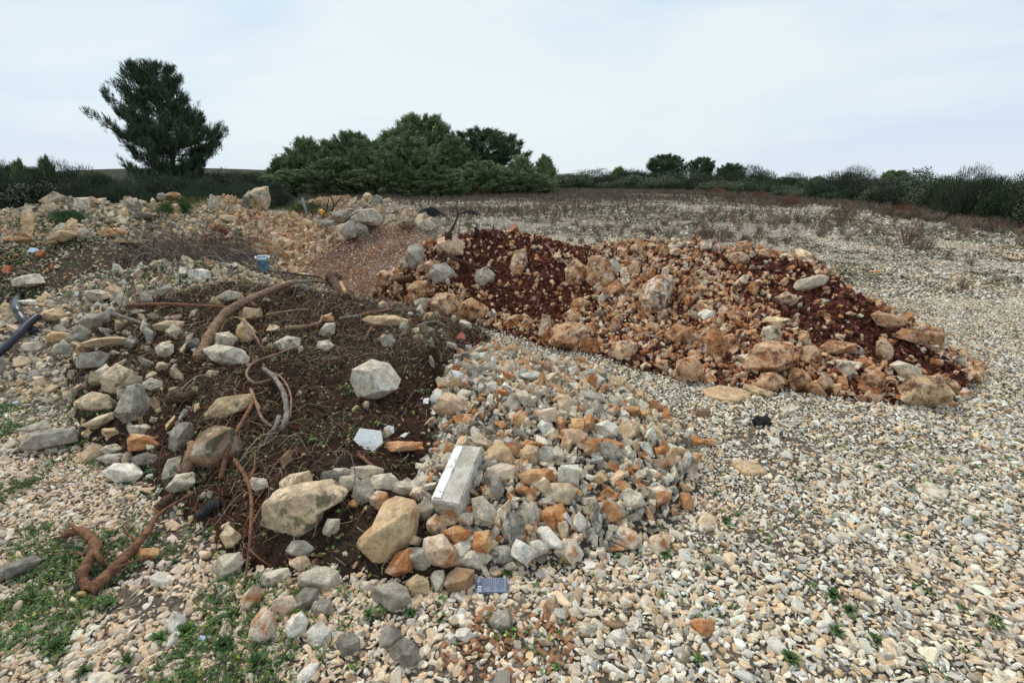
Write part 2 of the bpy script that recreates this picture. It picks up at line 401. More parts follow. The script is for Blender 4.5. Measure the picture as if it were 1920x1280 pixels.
MAT['m_bank'] = soil_mat('bank_grit', (.16, .12, .085), (.25, .195, .14), (.10, .075, .05), chips=.5, chipcol=(.45, .39, .30), cs=45)
MAT['m_dark'] = soil_mat('litter_soil', (.055, .04, .028), (.10, .075, .05), chips=.3, chipcol=(.33, .26, .19), cs=34, green=.85)
MAT['m_farleft'] = soil_mat('weathered_grit', (.20, .16, .11), (.30, .24, .17), (.17, .13, .09), chips=.5, chipcol=(.42, .34, .25), cs=22, green=.8)
MAT['m_orange'] = soil_mat('orange_grit', (.26, .15, .085), (.34, .21, .125), chips=.5, chipcol=(.46, .31, .20), cs=25)
MAT['m_fine'] = soil_mat('reddish_grit', (.13, .062, .042), (.19, .10, .07), (.22, .14, .10), chips=.5, chipcol=(.36, .25, .19), cs=40)
MAT['m_fargrey'] = soil_mat('grey_rubble_grit', (.24, .20, .15), (.34, .27, .20), chips=.5, chipcol=(.42, .34, .27), cs=20)
MAT['m_farsmall'] = MAT['m_orange']; MAT['m_fartiny'] = MAT['m_orange']

# ------------------------------------------------------------------ ground sheet and heap bodies
def polar_ground():
    na, nr = 420, 520
    a = np.concatenate([np.linspace(-63, 63, na-40), np.linspace(66, 294, 40)]) * math.pi/180
    r = .35 * (700/.35)**(np.linspace(0, 1, nr))
    A, R = np.meshgrid(a, r, indexing='ij'); X = R*np.sin(A); Y = R*np.cos(A)
    Z = base_z(X, Y) + (fbm(X*9, Y*9, 0, 4, 3)-.5)*.02
    V = np.stack([X, Y, Z], -1).reshape(-1, 3)
    V = np.vstack([V, [[0, 0, 0]]]); ci = len(V)-1
    i = np.arange(na)[:, None]; j = np.arange(nr-1)[None, :]
    i2 = (i+1) % na
    F = np.stack([i*nr+j, i*nr+j+1, i2*nr+j+1, i2*nr+j], -1).reshape(-1, 4)
    c = np.stack([np.full(na, ci), np.arange(na)*nr, ((np.arange(na)+1) % na)*nr, np.full(na, ci)], -1)
    me = mesh_np('ground', V, F)
    link('ground', me, MAT['gravel']); o = bpy.data.objects['ground']; tag(o, kind='structure')
polar_ground()
HEAP = {'red': ('soil_heap', 'heap of dark red soil strewn with rusty rocks', 'soil heap'),
        'brown': ('soil_heap', 'low mound of dark brown soil tangled with roots and branches in the foreground', 'soil heap'),
        'rubble': ('rubble_heap', 'low heap of grey grit under small pale and rusty stones, front centre', 'rubble heap'),
        'bank': ('gravel_heap', 'cream gravel bank at the left behind the brown mound', 'gravel heap'),
        'dark': ('soil_heap', 'dark litter strewn soil heap with weeds beyond the gravel bank', 'soil heap'),
        'farleft': ('rubble_heap', 'wide weathered rubble heap with green weeds in front of the lone pine', 'rubble heap'),
        'orange': ('rubble_heap', 'heap of orange and cream broken stone behind the blue bucket', 'rubble heap'),
        'fine': ('gravel_heap', 'heap of fine reddish gravel right of the orange stone heap', 'gravel heap'),
        'fargrey': ('rubble_heap', 'far heap of grey boulders and pale grit left of the black ash piles', 'rubble heap'),
        'farsmall': ('rubble_heap', 'small far orange heap behind the metal post', 'rubble heap'),
        'fartiny': ('rubble_heap', 'smallest orange heap left of the upright boulder', 'rubble heap')}
for n, m in M.items():
    st = {'red': .022, 'brown': .016, 'rubble': .014, 'bank': .022}.get(n, .05)
    xs = np.arange(m.lo[0], m.hi[0], st); ys = np.arange(m.lo[1], m.hi[1], st)
    X, Y = np.meshgrid(xs, ys, indexing='ij'); Z = m.height(X, Y); S = Z
    amp = {'red': .05, 'brown': .035, 'rubble': .02, 'bank': .012}.get(n, .03)
    cl = fbm(X*26, Y*26, 0, 91, 3); Z = Z + np.clip((Z+.03)/.1, 0, 1)*((cl-.5)*amp)
    keep = (S > -.14)
    kf = keep[:-1, :-1] & keep[1:, :-1] & keep[1:, 1:] & keep[:-1, 1:]
    ny = len(ys); I, J = np.nonzero(kf)
    F = np.stack([I*ny+J, (I+1)*ny+J, (I+1)*ny+J+1, I*ny+J+1], -1)
    V = np.stack([X, Y, Z], -1).reshape(-1, 3)
    V[:, 2] += np.where(base_z(V[:, 0], V[:, 1]) > 0, base_z(V[:, 0], V[:, 1])*np.clip(1-V[:, 2]/.3, 0, 1)*0, 0)
    used, inv = np.unique(F, return_inverse=True); F = inv.reshape(F.shape)
    nm, lb, ct = HEAP[n]
    tag(link(nm, mesh_np(nm, V[used], F), MAT['m_'+n]), lb, ct)

# ------------------------------------------------------------------ rock shapes
def ico(sub):
    bm = bmesh.new(); bmesh.ops.create_icosphere(bm, subdivisions=sub, radius=1.0)
    V = np.array([v.co[:] for v in bm.verts]); F = np.array([[v.index for v in f.verts] for f in bm.faces]); bm.free()
    return V/np.linalg.norm(V, axis=1)[:, None], F
ICO = {k: ico(k) for k in (1, 2, 3, 4, 5)}
def rnd_dirs(rng, n):
    a = rng.normal(size=(n, 3)); return a/np.linalg.norm(a, axis=1)[:, None]
def cut(V, rng, n, lo, hi, bias=None):
    for d in rnd_dirs(rng, n):
        if bias is not None: d = d+bias; d = d/np.linalg.norm(d)
        p = V@d; o = p.max()*rng.uniform(lo, hi); k = p > o
        V[k] *= (o/p[k])[:, None]
    return V
def rough(V, s, amp, f=2.4):
    L = np.linalg.norm(V, axis=1).mean()
    n = fbm(V[:, 0]/L*f, V[:, 1]/L*f, V[:, 2]/L*f, s, 4)-.5
    r = 1-np.abs(fbm(V[:, 0]/L*f*1.3+9, V[:, 1]/L*f*1.3, V[:, 2]/L*f*1.3, s+5, 3)*2-1)
    return V*(1+amp*(n*1.2+(r-.8)*.5))[:, None]
def proto_rock(seed, sub, planes=14, lo=.55, hi=.92, amp=.16):
    rng = np.random.default_rng(seed); V, F = ICO[sub]; V = V.copy()
    V *= np.array([1, rng.uniform(.72, .98), rng.uniform(.55, .88)])
    V = cut(V, rng, planes, lo, hi); V = rough(V, seed, amp)
    V -= (V.max(0)+V.min(0))/2; V /= np.abs(V).max(0).max()
    return V, F
def hull_rock(pts, bev, cuts, seed, amp, nf=2.5):
    bm = bmesh.new()
    for p in pts: bm.verts.new(p)
    r = bmesh.ops.convex_hull(bm, input=bm.verts)
    bmesh.ops.delete(bm, geom=[v for v in bm.verts if not v.link_faces], context='VERTS')
    bmesh.ops.dissolve_limit(bm, angle_limit=rad(20), verts=bm.verts, edges=bm.edges)
    if bev: bmesh.ops.bevel(bm, geom=bm.edges[:], offset=bev, segments=1, affect='EDGES', clamp_overlap=True)
    bmesh.ops.triangulate(bm, faces=bm.faces[:])
    for c in range(cuts):
        L_ = np.mean([e.calc_length() for e in bm.edges])
        es = [e for e in bm.edges if e.calc_length() > L_*.75]
        bmesh.ops.subdivide_edges(bm, edges=es, cuts=1, use_grid_fill=False)
        bmesh.ops.triangulate(bm, faces=bm.faces[:])
    V = np.array([v.co[:] for v in bm.verts]); bm.verts.index_update()
    F = np.array([[v.index for v in f.verts] for f in bm.faces]); bm.free()
    if amp:
        L = np.linalg.norm(V, axis=1).mean(); q = V/L*nf
        n = fbm(q[:, 0], q[:, 1], q[:, 2], seed, 3)-.5; n2 = fbm(q[:, 0]*3.3, q[:, 1]*3.3, q[:, 2]*3.3, seed+2, 3)-.5
        V = V*(1+amp*(n*1.3+n2*.7))[:, None]
    return V, F
def stone_pts(rng, n, sy=(.62, .95), sz=(.5, .85), cube=.6):
    P = rnd_dirs(rng, n*8); keep = [P[0]]
    for p in P[1:]:
        if len(keep) >= n: break
        if min(np.linalg.norm(p-k) for k in keep) > 1.35/math.sqrt(n)*1.25: keep.append(p)
    P = np.array(keep); P = P/np.abs(P).max(1)[:, None]**cube; P *= rng.uniform(.78, 1.08, (len(P), 1))
    return P*np.array([1, rng.uniform(*sy), rng.uniform(*sz)])
def box_pts(rng, sy=(.6, .95), sz=(.45, .85)):
    P = []
    for c in np.array([(a, b, d) for a in (-1, 1) for b in (-1, 1) for d in (-1, 1)], float):
        c = c*rng.uniform(.55, 1.0, 3)
        if rng.uniform() < .55:
            ax = rng.choice(3, 2, replace=False)
            for a in ax: q = c.copy(); q[a] *= rng.uniform(.1, .6); P.append(q)
        else: P.append(c)
    sh = np.eye(3); sh[0, 1] = rng.uniform(-.35, .35); sh[0, 2] = rng.uniform(-.4, .4); sh[1, 2] = rng.uniform(-.3, .3)
    return (np.array(P)@sh.T)*np.array([1, rng.uniform(*sy), rng.uniform(*sz)])
def hproto(seed, n, bev, cuts, amp, sz=(.5, .85)):
    rng = np.random.default_rng(seed)
    V, F = hull_rock(box_pts(rng, sz=sz) if n == 0 else stone_pts(rng, n, sz=sz), bev, cuts, seed, amp)
    V = V-(V.max(0)+V.min(0))/2; return V/np.abs(V).max(), F
PR4 = [hproto(100+i, (0, 0, 0, 9)[i % 4], .035, 3, .10) for i in range(24)]
PR2 = [hproto(200+i, 0 if i % 3 else 9, .0, 0, 0) for i in range(18)]
PR1 = [hproto(300+i, 9+i % 3, .0, 0, 0) for i in range(12)]
PP2 = [hproto(400+i, 11+i % 5, .16, 0, 0) for i in range(16)]     # worn pebbles
PME = []
for i, (V, F) in enumerate(PR4):
    me = mesh_np('stone', V, F); me.set_sharp_from_angle(angle=rad(24)); PME.append(me)
def rotm(rng, n, full=True, tilt=.5):
    if full:
        q = rng.normal(size=(n, 4))
    else:
        az = rng.uniform(0, 2*math.pi, n)/2; q = np.stack([np.cos(az), rng.normal(size=n)*tilt*.35, rng.normal(size=n)*tilt*.35, np.sin(az)], -1)
    q /= np.linalg.norm(q, axis=1)[:, None]; w_, x, y, z = q.T
    return np.stack([np.stack([1-2*(y*y+z*z), 2*(x*y-z*w_), 2*(x*z+y*w_)], -1),
                     np.stack([2*(x*y+z*w_), 1-2*(x*x+z*z), 2*(y*z-x*w_)], -1),
                     np.stack([2*(x*z-y*w_), 2*(y*z+x*w_), 1-2*(x*x+y*y)], -1)], -2)
def merge(name, protos, P, R, S, C, mat, rng, label, cat, pidx=None, flat=True):
    n = len(P); idx = rng.integers(0, len(protos), n) if pidx is None else pidx
    VV, FF, CC = [], [], []; off = 0
    for k, (V, F) in enumerate(protos):
        s = np.nonzero(idx == k)[0]
        if len(s) == 0: continue
        W = np.einsum('nij,nvj->nvi', R[s], V[None]*S[s][:, None, :]) + P[s][:, None, :]
        VV.append(W.reshape(-1, 3)); nv = len(V)
        FF.append((F[None]+(np.arange(len(s))*nv)[:, None, None]+off).reshape(-1, F.shape[1])); off += nv*len(s)
        CC.append(np.repeat(C[s], nv, axis=0))
    me = mesh_np(name, np.vstack(VV), np.vstack(FF), np.vstack(CC))
    if flat: me.shade_flat()
    o = link(name, me, mat); tag(o, label, cat, kind='stuff'); return o
# palettes (linear rgb, stain amount)
PAL = {'cool': (.60, .56, .475, .1), 'rwr': (.72, .48, .28, .72), 'cream': (.66, .50, .32, .25), 'pale': (.64, .545, .40, .2), 'white': (.78, .71, .57, .2), 'grey': (.38, .335, .26, .12), 'dgrey': (.23, .205, .16, .04),
       'tan': (.62, .44, .25, .55), 'orange': (.64, .40, .20, .76), 'rust': (.54, .31, .16, .82), 'rw': (.74, .60, .43, .74), 'peach': (.66, .46, .29, .55), 'brown': (.33, .215, .125, .4)}
def colors(rng, n, names, wts, jit=.12):
    wts = np.array(wts, float); wts /= wts.sum()
    c = np.array([PAL[k] for k in names])[rng.choice(len(names), n, p=wts)]
    c[:, :3] *= (1+rng.normal(size=(n, 1))*jit); c[:, :3] *= 1+rng.normal(size=(n, 1))*np.array([.02, 0, -.03])
    c[:, 3] = np.clip(c[:, 3]+rng.normal(size=n)*.12, 0, 1); c[:, :3] = np.clip(c[:, :3], .02, .8); return c
def in_view(P, mu=260, mt=60, mb=260):
    u, v, d = project(P); return (u > -mu) & (u < 1920+mu) & (v > -mt) & (v < 1280+mb) & (P[:, 1] > .4)
def jitter_grid(rng, x0, x1, y0, y1, s):
    X, Y = np.meshgrid(np.arange(x0, x1, s), np.arange(y0, y1, s)); X = X.ravel(); Y = Y.ravel()
    return X+rng.uniform(-.5, .5, X.size)*s, Y+rng.uniform(-.5, .5, X.size)*s
def ell(u, v, cu, cv, ru, rv, ang=0):
    a = rad(ang); x = (u-cu)*math.cos(a)+(v-cv)*math.sin(a); y = -(u-cu)*math.sin(a)+(v-cv)*math.cos(a)
    return (x/ru)**2+(y/rv)**2

# ------------------------------------------------------------------ singled-out rocks, by outline
FWD = np.array([0, CP, -SP]); UP = np.array([0, SP, CP]); RT = np.array([1.0, 0, 0])
OCC = []          # (xyz, radius) of everything placed
def put(name, me, mat, C, col, label, cat='rock', group=None):
    o = link(name, me, None, loc=tuple(C))
    if len(me.materials) == 0: me.materials.append(MAT[mat])
    o.material_slots[0].link = 'OBJECT'; o.material_slots[0].material = MAT[mat] if isinstance(mat, str) else mat
    o.color = col; tag(o, label, cat, group); return o
hs = 0
def hero(poly, pal, mat, label, name='rock', bury=.45, thick=.72, sub=4, planes=11, e=.62, lo=.70, hi=.93, amp=.07, depth=None, smooth=False, cutsn=None):
    global hs; hs += 1; rng = np.random.default_rng(9000+hs)
    P = np.array(poly, float)
    if len(P) == 1 or P.shape[1] == 4:         # (u, v, w, h) -> irregular outline
        u, v, w_, h_ = P[0][:4]; k = 6; a0 = rng.uniform(0, 1)
        P = np.array([(u+w_*.60*math.cos(t)*rng.uniform(.78, 1.12), v+h_*.60*math.sin(t)*rng.uniform(.78, 1.12)) for t in (np.arange(k)+a0)*2*math.pi/k])
    c = (P.max(0)+P.min(0))/2; x = np.roll(P, -1, 0); cr_ = P[:, 0]*x[:, 1]-x[:, 0]*P[:, 1]
    A = cr_.sum()/2; c = np.array([((P[:, 0]+x[:, 0])*cr_).sum(), ((P[:, 1]+x[:, 1])*cr_).sum()])/(6*A)
    hgt = P[:, 1].max()-P[:, 1].min(); wid = P[:, 0].max()-P[:, 0].min()
    p0 = hit(*c); d0 = project(p0)[2]; rm = math.sqrt(abs(A)/math.pi)*d0/FPX
    p = hit(c[0], c[1], rm*bury); d0 = project(p)[2] if depth is None else depth
    rm = math.sqrt(abs(A)/math.pi)*d0/FPX
    V, F = ICO[sub]; V = V.copy()          # local axes: x right, y up in the picture plane, z towards the viewer
    th = np.arctan2(V[:, 1], V[:, 0]); s_ = np.hypot(V[:, 0], V[:, 1])
    Q = (P-c)*[1, -1]*d0/FPX               # metres
    R_ = np.full(len(V), 1e-3)
    for i in range(len(Q)):
        a, b = Q[i], Q[(i+1) % len(Q)]; ab = b-a
        dx, dy = np.cos(th), np.sin(th); den = dx*ab[1]-dy*ab[0]; den = np.where(abs(den) < 1e-9, 1e-9, den)
        t = (a[0]*ab[1]-a[1]*ab[0])/den; q = (a[0]*dy-a[1]*dx)/den
        ok = (t > 0) & (q >= -1e-6) & (q <= 1+1e-6); R_ = np.where(ok, np.maximum(R_, t), R_)
    sr = s_**e
    W = np.stack([np.cos(th)*R_*sr, np.sin(th)*R_*sr, np.sign(V[:, 2])*np.abs(V[:, 2])**e*rm*thick*1.25], -1)
    if smooth:
        W = cut(W, rng, planes, lo, hi, bias=np.array([0, .3, 1.0])); W = cut(W, rng, 5, .78, .95)
        W = rough(W, hs*3, amp, 2.6)
    else:
        k = len(Q); D_ = rm*thick*1.2
        m = [max(4, k-1), max(3, k-3)]
        pts = [np.c_[Q, rng.uniform(-.25, .25, k)*D_]]
        a = (np.arange(m[0])+rng.uniform())*2*math.pi/m[0]
        def ring(a, f, z0, z1):
            i = np.array([int(np.argmin(abs(np.angle(np.exp(1j*(th-t)))) + (s_ < .3)*9)) for t in a]); rr = R_[i]*rng.uniform(*f, len(a))
            return np.c_[np.cos(a)*rr, np.sin(a)*rr, rng.uniform(z0, z1, len(a))*D_]
        nf_ = int(rng.integers(3, 5)); a3 = rng.uniform()*6.28+np.arange(nf_)*2*math.pi/nf_+rng.uniform(-.4, .4, nf_); pts[0][:, 2] = rng.uniform(-.35, .45, k)*D_; pts.append(ring(a3, (.3, .82), .55, 1.05)); pts.append(ring(a+.4, (.6, .85), -.9, -.5))
        sz_ = int(cutsn if cutsn else (4 if sub >= 5 else 3 if sub == 4 else 2))
        W, F = hull_rock(np.vstack(pts), rm*.03, sz_, hs*3, amp*1.5, 2.6)
    W = W[:, :1]*RT+W[:, 1:2]*UP-W[:, 2:3]*FWD
    me = mesh_np(name, W, F[:, :]); me.set_sharp_from_angle(angle=rad(26)) if not smooth else None
    OCC.append((p[0], p[1], p[2], rm))
    k = np.array(PAL[pal]); k[:3] *= rng.uniform(.92, 1.08)
    return put(name, me, mat, p, tuple(k), label)
def slab(poly, pal, mat, label, th=.03, name='flat_stone', lift=.0, rise=0.0):
    """flat stone lying on the ground, outline given where it meets the ground"""
    global hs; hs += 1; rng = np.random.default_rng(9000+hs)
    W = np.array([hit(*p) for p in poly]); c = W.mean(0); Q = W[:, :2]-c[:2]
    V, F = ICO[4]; tha = np.arctan2(V[:, 1], V[:, 0]); s_ = np.hypot(V[:, 0], V[:, 1]); R_ = np.full(len(V), 1e-3)
    for i in range(len(Q)):
        a, b = Q[i], Q[(i+1) % len(Q)]; ab = b-a
        dx, dy = np.cos(tha), np.sin(tha); den = dx*ab[1]-dy*ab[0]; den = np.where(abs(den) < 1e-9, 1e-9, den)
        t = (a[0]*ab[1]-a[1]*ab[0])/den; q = (a[0]*dy-a[1]*dx)/den
        ok = (t > 0) & (q >= -1e-6) & (q <= 1+1e-6); R_ = np.where(ok, np.maximum(R_, t), R_)
    sr = s_**.3; P = np.stack([np.cos(tha)*R_*sr, np.sin(tha)*R_*sr, np.sign(V[:, 2])*np.abs(V[:, 2])**.3*th], -1)
    P = rough(P, hs*5, .03, 5); c[2] += lift
    OCC.append((c[0], c[1], c[2], np.hypot(*Q.T).mean()))
    return put(name, mesh_np(name, P, F), mat, c, PAL[pal], label)
# outline rocks: (outline, palette, material, label[, options])
H_ = [
 ([(657,712),(664,690),(695,672),(730,682),(752,712),(750,728),(715,752),(695,758),(672,740)], 'pale', 'rock_vein', 'big pale grey boulder with white veins lying alone on dark soil', dict(sub=5, lo=.8, amp=.04, bury=.6)),
 ([(486,985),(500,965),(502,925),(520,920),(560,912),(610,905),(648,928),(640,940),(600,960),(600,985),(585,995),(545,1006),(510,1000)], 'cream', 'rock_mossy', 'broad ragged cream rock with dark soil on top at the brown mound front', dict(sub=5, amp=.13, thick=.8, smooth=True, planes=14, lo=.62)),
 ([(661,1030),(668,1010),(700,985),(712,945),(735,933),(775,942),(788,965),(780,1010),(745,1040),(700,1052),(668,1045)], 'tan', 'rock_plain', 'largest smooth tan boulder left of the stone rubble', dict(sub=5, amp=.06, lo=.74, hi=.93, e=.7, thick=.7, planes=12, smooth=True)),
 ([(520,905),(540,890),(582,880),(588,905),(570,918),(525,922)], 'cream', 'rock_dirty', 'cream wedge rock resting behind the broad ragged cream rock'),
 ([(716,845),(725,828),(755,825),(790,828),(795,840),(770,848),(735,853)], 'rust', 'rock_plain', 'rusty lumpy stone right of the white tile piece', dict(amp=.15)),
 ([(812,765),(822,745),(840,733),(868,745),(883,758),(880,790),(850,790),(815,775)], 'peach', 'rock_plain', 'peach coloured block at the upper left edge of the stone rubble', dict(amp=.05)),
 ([(218,765),(240,722),(253,718),(268,745),(276,770),(270,790),(250,807),(232,790)], 'grey', 'rock_dirty', 'upright grey pointed rock with a brown right side', dict(thick=.9)),
 ([(370,790),(390,765),(413,745),(440,740),(470,738),(473,755),(460,770),(410,790)], 'tan', 'rock_mossy', 'orange rock with green moss on its right end', dict(thick=.7)),
 ([(362,845),(375,810),(400,797),(440,800),(445,850),(425,880),(385,893),(368,870)], 'brown', 'rock_mossy', 'big dark soil stained rock below the mossy orange rock', dict(thick=.8)),
 ([(315,850),(325,800),(345,790),(362,790),(360,815),(345,850),(325,855)], 'grey', 'rock_mossy', 'grey lichened rock left of the big dark stained rock'),
 ([(235,825),(245,813),(275,815),(303,838),(290,846),(240,846)], 'rust', 'rock_plain', 'rusty brown rock below the upright grey rock'),
 ([(145,752),(170,733),(205,740),(215,765),(190,777),(148,765)], 'cream', 'rock_dirty', 'cream layered rock left of the upright grey rock'),
 ([(152,798),(180,780),(212,772),(215,785),(180,806)], 'cream', 'rock_dirty', 'thin cream wedge under the cream layered rock'),
 ([(40,835),(48,812),(90,803),(145,803),(146,828),(90,845),(45,852)], 'grey', 'rock_plain', 'long light grey block on the grass at the left'),
 ([(15,812),(45,795),(90,785),(105,800),(60,805),(30,822)], 'pale', 'rock_plain', 'pale flat rock behind the long light grey block'),
 ([(140,862),(175,828),(190,835),(192,858),(170,876)], 'peach', 'rock_plain', 'pinkish tan triangular rock on the grass'),
 ([(195,885),(215,867),(250,870),(275,885),(270,900),(235,905)], 'white', 'rock_plain', 'whitish flat rock at the left foot of the brown mound'),
 ([(210,843,38,18)], 'pale', 'rock_dirty', 'small pale cobble between the pinkish rock and the rusty brown rock'),
 ([(215,860,64,18)], 'grey', 'rock_dirty', 'narrow grey slab above the whitish flat rock'),
 ([(272,861,46,24)], 'dgrey', 'rock_dirty', 'dark grey rock under the rusty brown rock'),
 ([(313,915),(325,890),(360,885),(372,903),(345,925),(320,928)], 'pale', 'rock_dirty', 'grey cream rock beside the upper end of the long stick'),
 ([(453,900),(460,894),(500,898),(508,910),(485,926)], 'pale', 'rock_plain', 'pale half round rock above the broad ragged cream rock'),
 ([(382,655),(400,645),(445,650),(470,672),(465,685),(430,690),(395,675)], 'pale', 'rock_plain', 'pale flat boulder at the lower end of the big bent branch'),
 ([(418,638,46,34)], 'pale', 'rock_dirty', 'pale stone leaning behind the flat boulder by the big branch'),
 ([(440,620),(455,595),(475,615),(482,635),(465,650),(445,640)], 'tan', 'rock_dirty', 'tan and white rock just right of the big bent branch'),
 ([(470,590,42,30)], 'tan', 'rock_dirty', 'tan stone above the tan and white rock'),
 ([(680,600),(690,592),(740,590),(768,600),(765,610),(735,612),(700,615)], 'tan', 'rock_plain', 'long flat tan rock on top of the brown mound'),
 ([(597,625),(610,605),(628,605),(628,625),(610,637)], 'pale', 'rock_plain', 'small pale rounded stone in the middle of the brown mound'),
 ([(609,650,34,22)], 'pale', 'rock_plain', 'small whitish stone below the pale rounded stone'),
 ([(614,598,26,14)], 'orange', 'rock_plain', 'small orange stone above the pale rounded stone'),
 ([(540,648,50,32)], 'pale', 'rock_dirty', 'pale jagged stone among the roots'),
 ([(400,560),(430,543),(455,550),(460,558),(430,567)], 'pale', 'rock_mossy', 'mossy pale rock left of the big bent branch'),
 ([(278,560),(290,545),(318,530),(325,540),(300,562)], 'grey', 'rock_plain', 'long grey block at the edge of the gravel bank'),
 ([(375,515,44,22)], 'white', 'rock_plain', 'whitish cobble on top of the gravel bank'),
 ([(143,605),(155,590),(205,583),(210,600),(200,618),(170,620)], 'grey', 'rock_dirty', 'grey flat rock at the cut end of the short dark stick'),
 ([(123,625),(150,608),(178,625),(180,640),(140,650)], 'grey', 'rock_dirty', 'grey sloping rock above the long cream slab'),
 ([(82,632),(95,620),(130,625),(130,640),(100,645)], 'tan', 'rock_plain', 'orange tan rock right of the black hoses'),
 ([(150,646),(180,635),(225,630),(250,635),(245,645),(180,655)], 'cream', 'rock_plain', 'long thin cream slab overhanging the bank'),
 ([(140,680),(155,662),(195,657),(207,665),(195,688),(150,692)], 'grey', 'rock_dirty', 'rounded grey brown rock under the long cream slab'),
 ([(57,652,38,24)], 'pale', 'rock_plain', 'pale block below the black hoses'),
 ([(40,681,38,24)], 'cream', 'rock_plain', 'cream block low on the left gravel bank'),
 ([(122,655,36,26)], 'grey', 'rock_plain', 'light grey block left of the rounded grey brown rock'),
 ([(287,610),(310,600),(345,602),(340,615),(300,622)], 'cream', 'rock_dirty', 'cream flat stone under the thin straight branch'),
 ([(182,553,46,22)], 'pale', 'rock_dirty', 'pale cobble midway up the gravel bank'),
 ([(24,525),(40,515),(70,512),(88,530),(55,540),(30,538)], 'pale', 'rock_plain', 'pale flat boulder above the black hoses'),
 ([(56,568,36,16)], 'white', 'rock_plain', 'white stone beside the top of the black hoses'),
 ([(98,592,52,26)], 'tan', 'rock_dirty', 'tan flat rock right of the hose crossing'),
 ([(225,712,56,52)], 'cream', 'rock_dirty', 'pale lumpy rock behind the upright grey rock'),
 ([(287,722,40,24)], 'pale', 'rock_mossy', 'half mossy pale rock right of the upright grey rock'),
 ([(310,656,36,32)], 'pale', 'rock_mossy', 'greenish pale stone in the dark soil left of the big branch'),
 ([(393,1075),(412,1040),(450,1035),(460,1050),(445,1080),(415,1088)], 'pale', 'rock_dirty', 'grey cream pitted rock at the bottom left of the brown mound'),
 ([(480,1095),(495,1072),(540,1066),(545,1080),(500,1103)], 'pale', 'rock_dirty', 'thin grey cream slab next to the pitted rock'),
 ([(440,1140),(450,1120),(478,1092),(492,1110),(480,1145),(455,1152)], 'rw', 'rock_plain', 'rust topped leaning stone in the front row'),
 ([(468,1190),(472,1160),(490,1142),(512,1148),(516,1195),(508,1214),(475,1212)], 'rw', 'rock_plain', 'rust and white split block lowest in the front row'),
 ([(532,1143,44,50)], 'rw', 'rock_plain', 'round cream stone with a rusty top in the front row'),
 ([(530,1190),(540,1160),(565,1143),(580,1165),(570,1195),(540,1205)], 'white', 'rock_plain', 'whitish block next to the rust and white split block'),
 ([(577,1124,46,38)], 'dgrey', 'rock_plain', 'smooth grey cobble behind the whitish block'),
 ([(577,1155),(590,1125),(620,1120),(628,1150),(590,1170)], 'grey', 'rock_plain', 'grey faceted stone right of the whitish block'),
 ([(595,1194,48,50)], 'white', 'rock_plain', 'small knobbly white stone at the end of the front row'),
 ([(558,1095),(570,1068),(600,1062),(635,1072),(638,1105),(620,1120),(590,1108)], 'pale', 'rock_plain', 'pale stone with a square notch above the front row'),
 ([(563,1055,38,30)], 'peach', 'rock_plain', 'small knobbly peach stone above the notched pale stone'),
 ([(600,1003),(615,970),(640,970),(635,995),(622,1008)], 'pale', 'rock_plain', 'small upright pale stone left of the largest tan boulder'),
 ([(692,1118),(700,1100),(738,1090),(772,1112),(775,1150),(750,1153),(700,1130)], 'grey', 'rock_plain', 'grey rock with a brown underside below the largest tan boulder'),
 ([(625,1205),(645,1185),(675,1195),(678,1215),(655,1232),(635,1225)], 'dgrey', 'rock_plain', 'dark grey lump on the gravel right of the front row'),
 ([(710,1215),(715,1180),(735,1165),(752,1190),(735,1225)], 'grey', 'rock_plain', 'grey upright wedge touching a dark grey stone near the bottom edge'),
 ([(727,1225),(750,1195),(780,1205),(792,1230),(780,1252),(740,1240)], 'dgrey', 'rock_plain', 'dark grey speckled stone near the bottom edge'),
 ([(280,1080),(300,1068),(328,1085),(325,1100),(285,1103)], 'white', 'rock_plain', 'small white topped stone near the lower end of the long stick'),
 ([(-12,1075),(10,1055),(60,1043),(76,1050),(60,1070),(10,1093)], 'dgrey', 'rock_plain', 'dark grey flat rock at the left edge on the grass'),
 ([(277,1040,42,26)], 'orange', 'rock_plain', 'small orange stone right of the long stick'),
 ([(793,1040),(795,1005),(830,1003),(855,1030),(865,1065),(845,1073),(810,1060)], 'rw', 'rock_plain', 'rust rimmed white stone at the lower left of the rubble'),
 ([(722,1070),(740,1040),(770,1022),(780,1035),(775,1075),(745,1088)], 'rust', 'rock_plain', 'rusty stone tucked under the largest tan boulder'),
 ([(787,1050,46,48)], 'grey', 'rock_plain', 'grey stone between the rusty stone and the rust rimmed white stone'),
 ([(857,1003,52,40)], 'rust', 'rock_plain', 'split rust coloured stone below the concrete block'),
 ([(906,1022,48,45)], 'orange', 'rock_plain', 'knobbly orange stone with dark pits below the rubble front'),
 ([(783,1100,42,48)], 'tan', 'rock_plain', 'cream stone with an orange face left of the printed packet'),
 ([(820,1093,30,52)], 'pale', 'rock_dirty', 'narrow pale stone standing left of the printed packet'),
 ([(864,1092,56,50)], 'brown', 'rock_plain', 'brown cube like stone with white cracks touching the printed packet'),
 ([(886,1048,60,38)], 'pale', 'rock_plain', 'pale block above the printed packet'),
 ([(945,1040,42,40)], 'dgrey', 'rock_plain', 'grey round stone below the dark pitted stone'),
 ([(963,998,46,68)], 'dgrey', 'rock_plain', 'tall dark grey pitted stone at the rubble front'),
 ([(883,935),(905,928),(940,965),(930,990),(905,995),(888,970)], 'pale', 'rock_plain', 'large flat faced pale stone right of the concrete block'),
 ([(927,915,30,48)], 'grey', 'rock_plain', 'narrow grey stone above the large flat faced pale stone'),
 ([(994,967,38,56)], 'pale', 'rock_plain', 'upright pale slab in the rubble front'),
 ([(1052,925,74,42)], 'cream', 'rock_plain', 'wide cream block across the middle of the rubble'),
 ([(1042,968,52,42)], 'rust', 'rock_plain', 'dark rust stone below the wide cream block'),
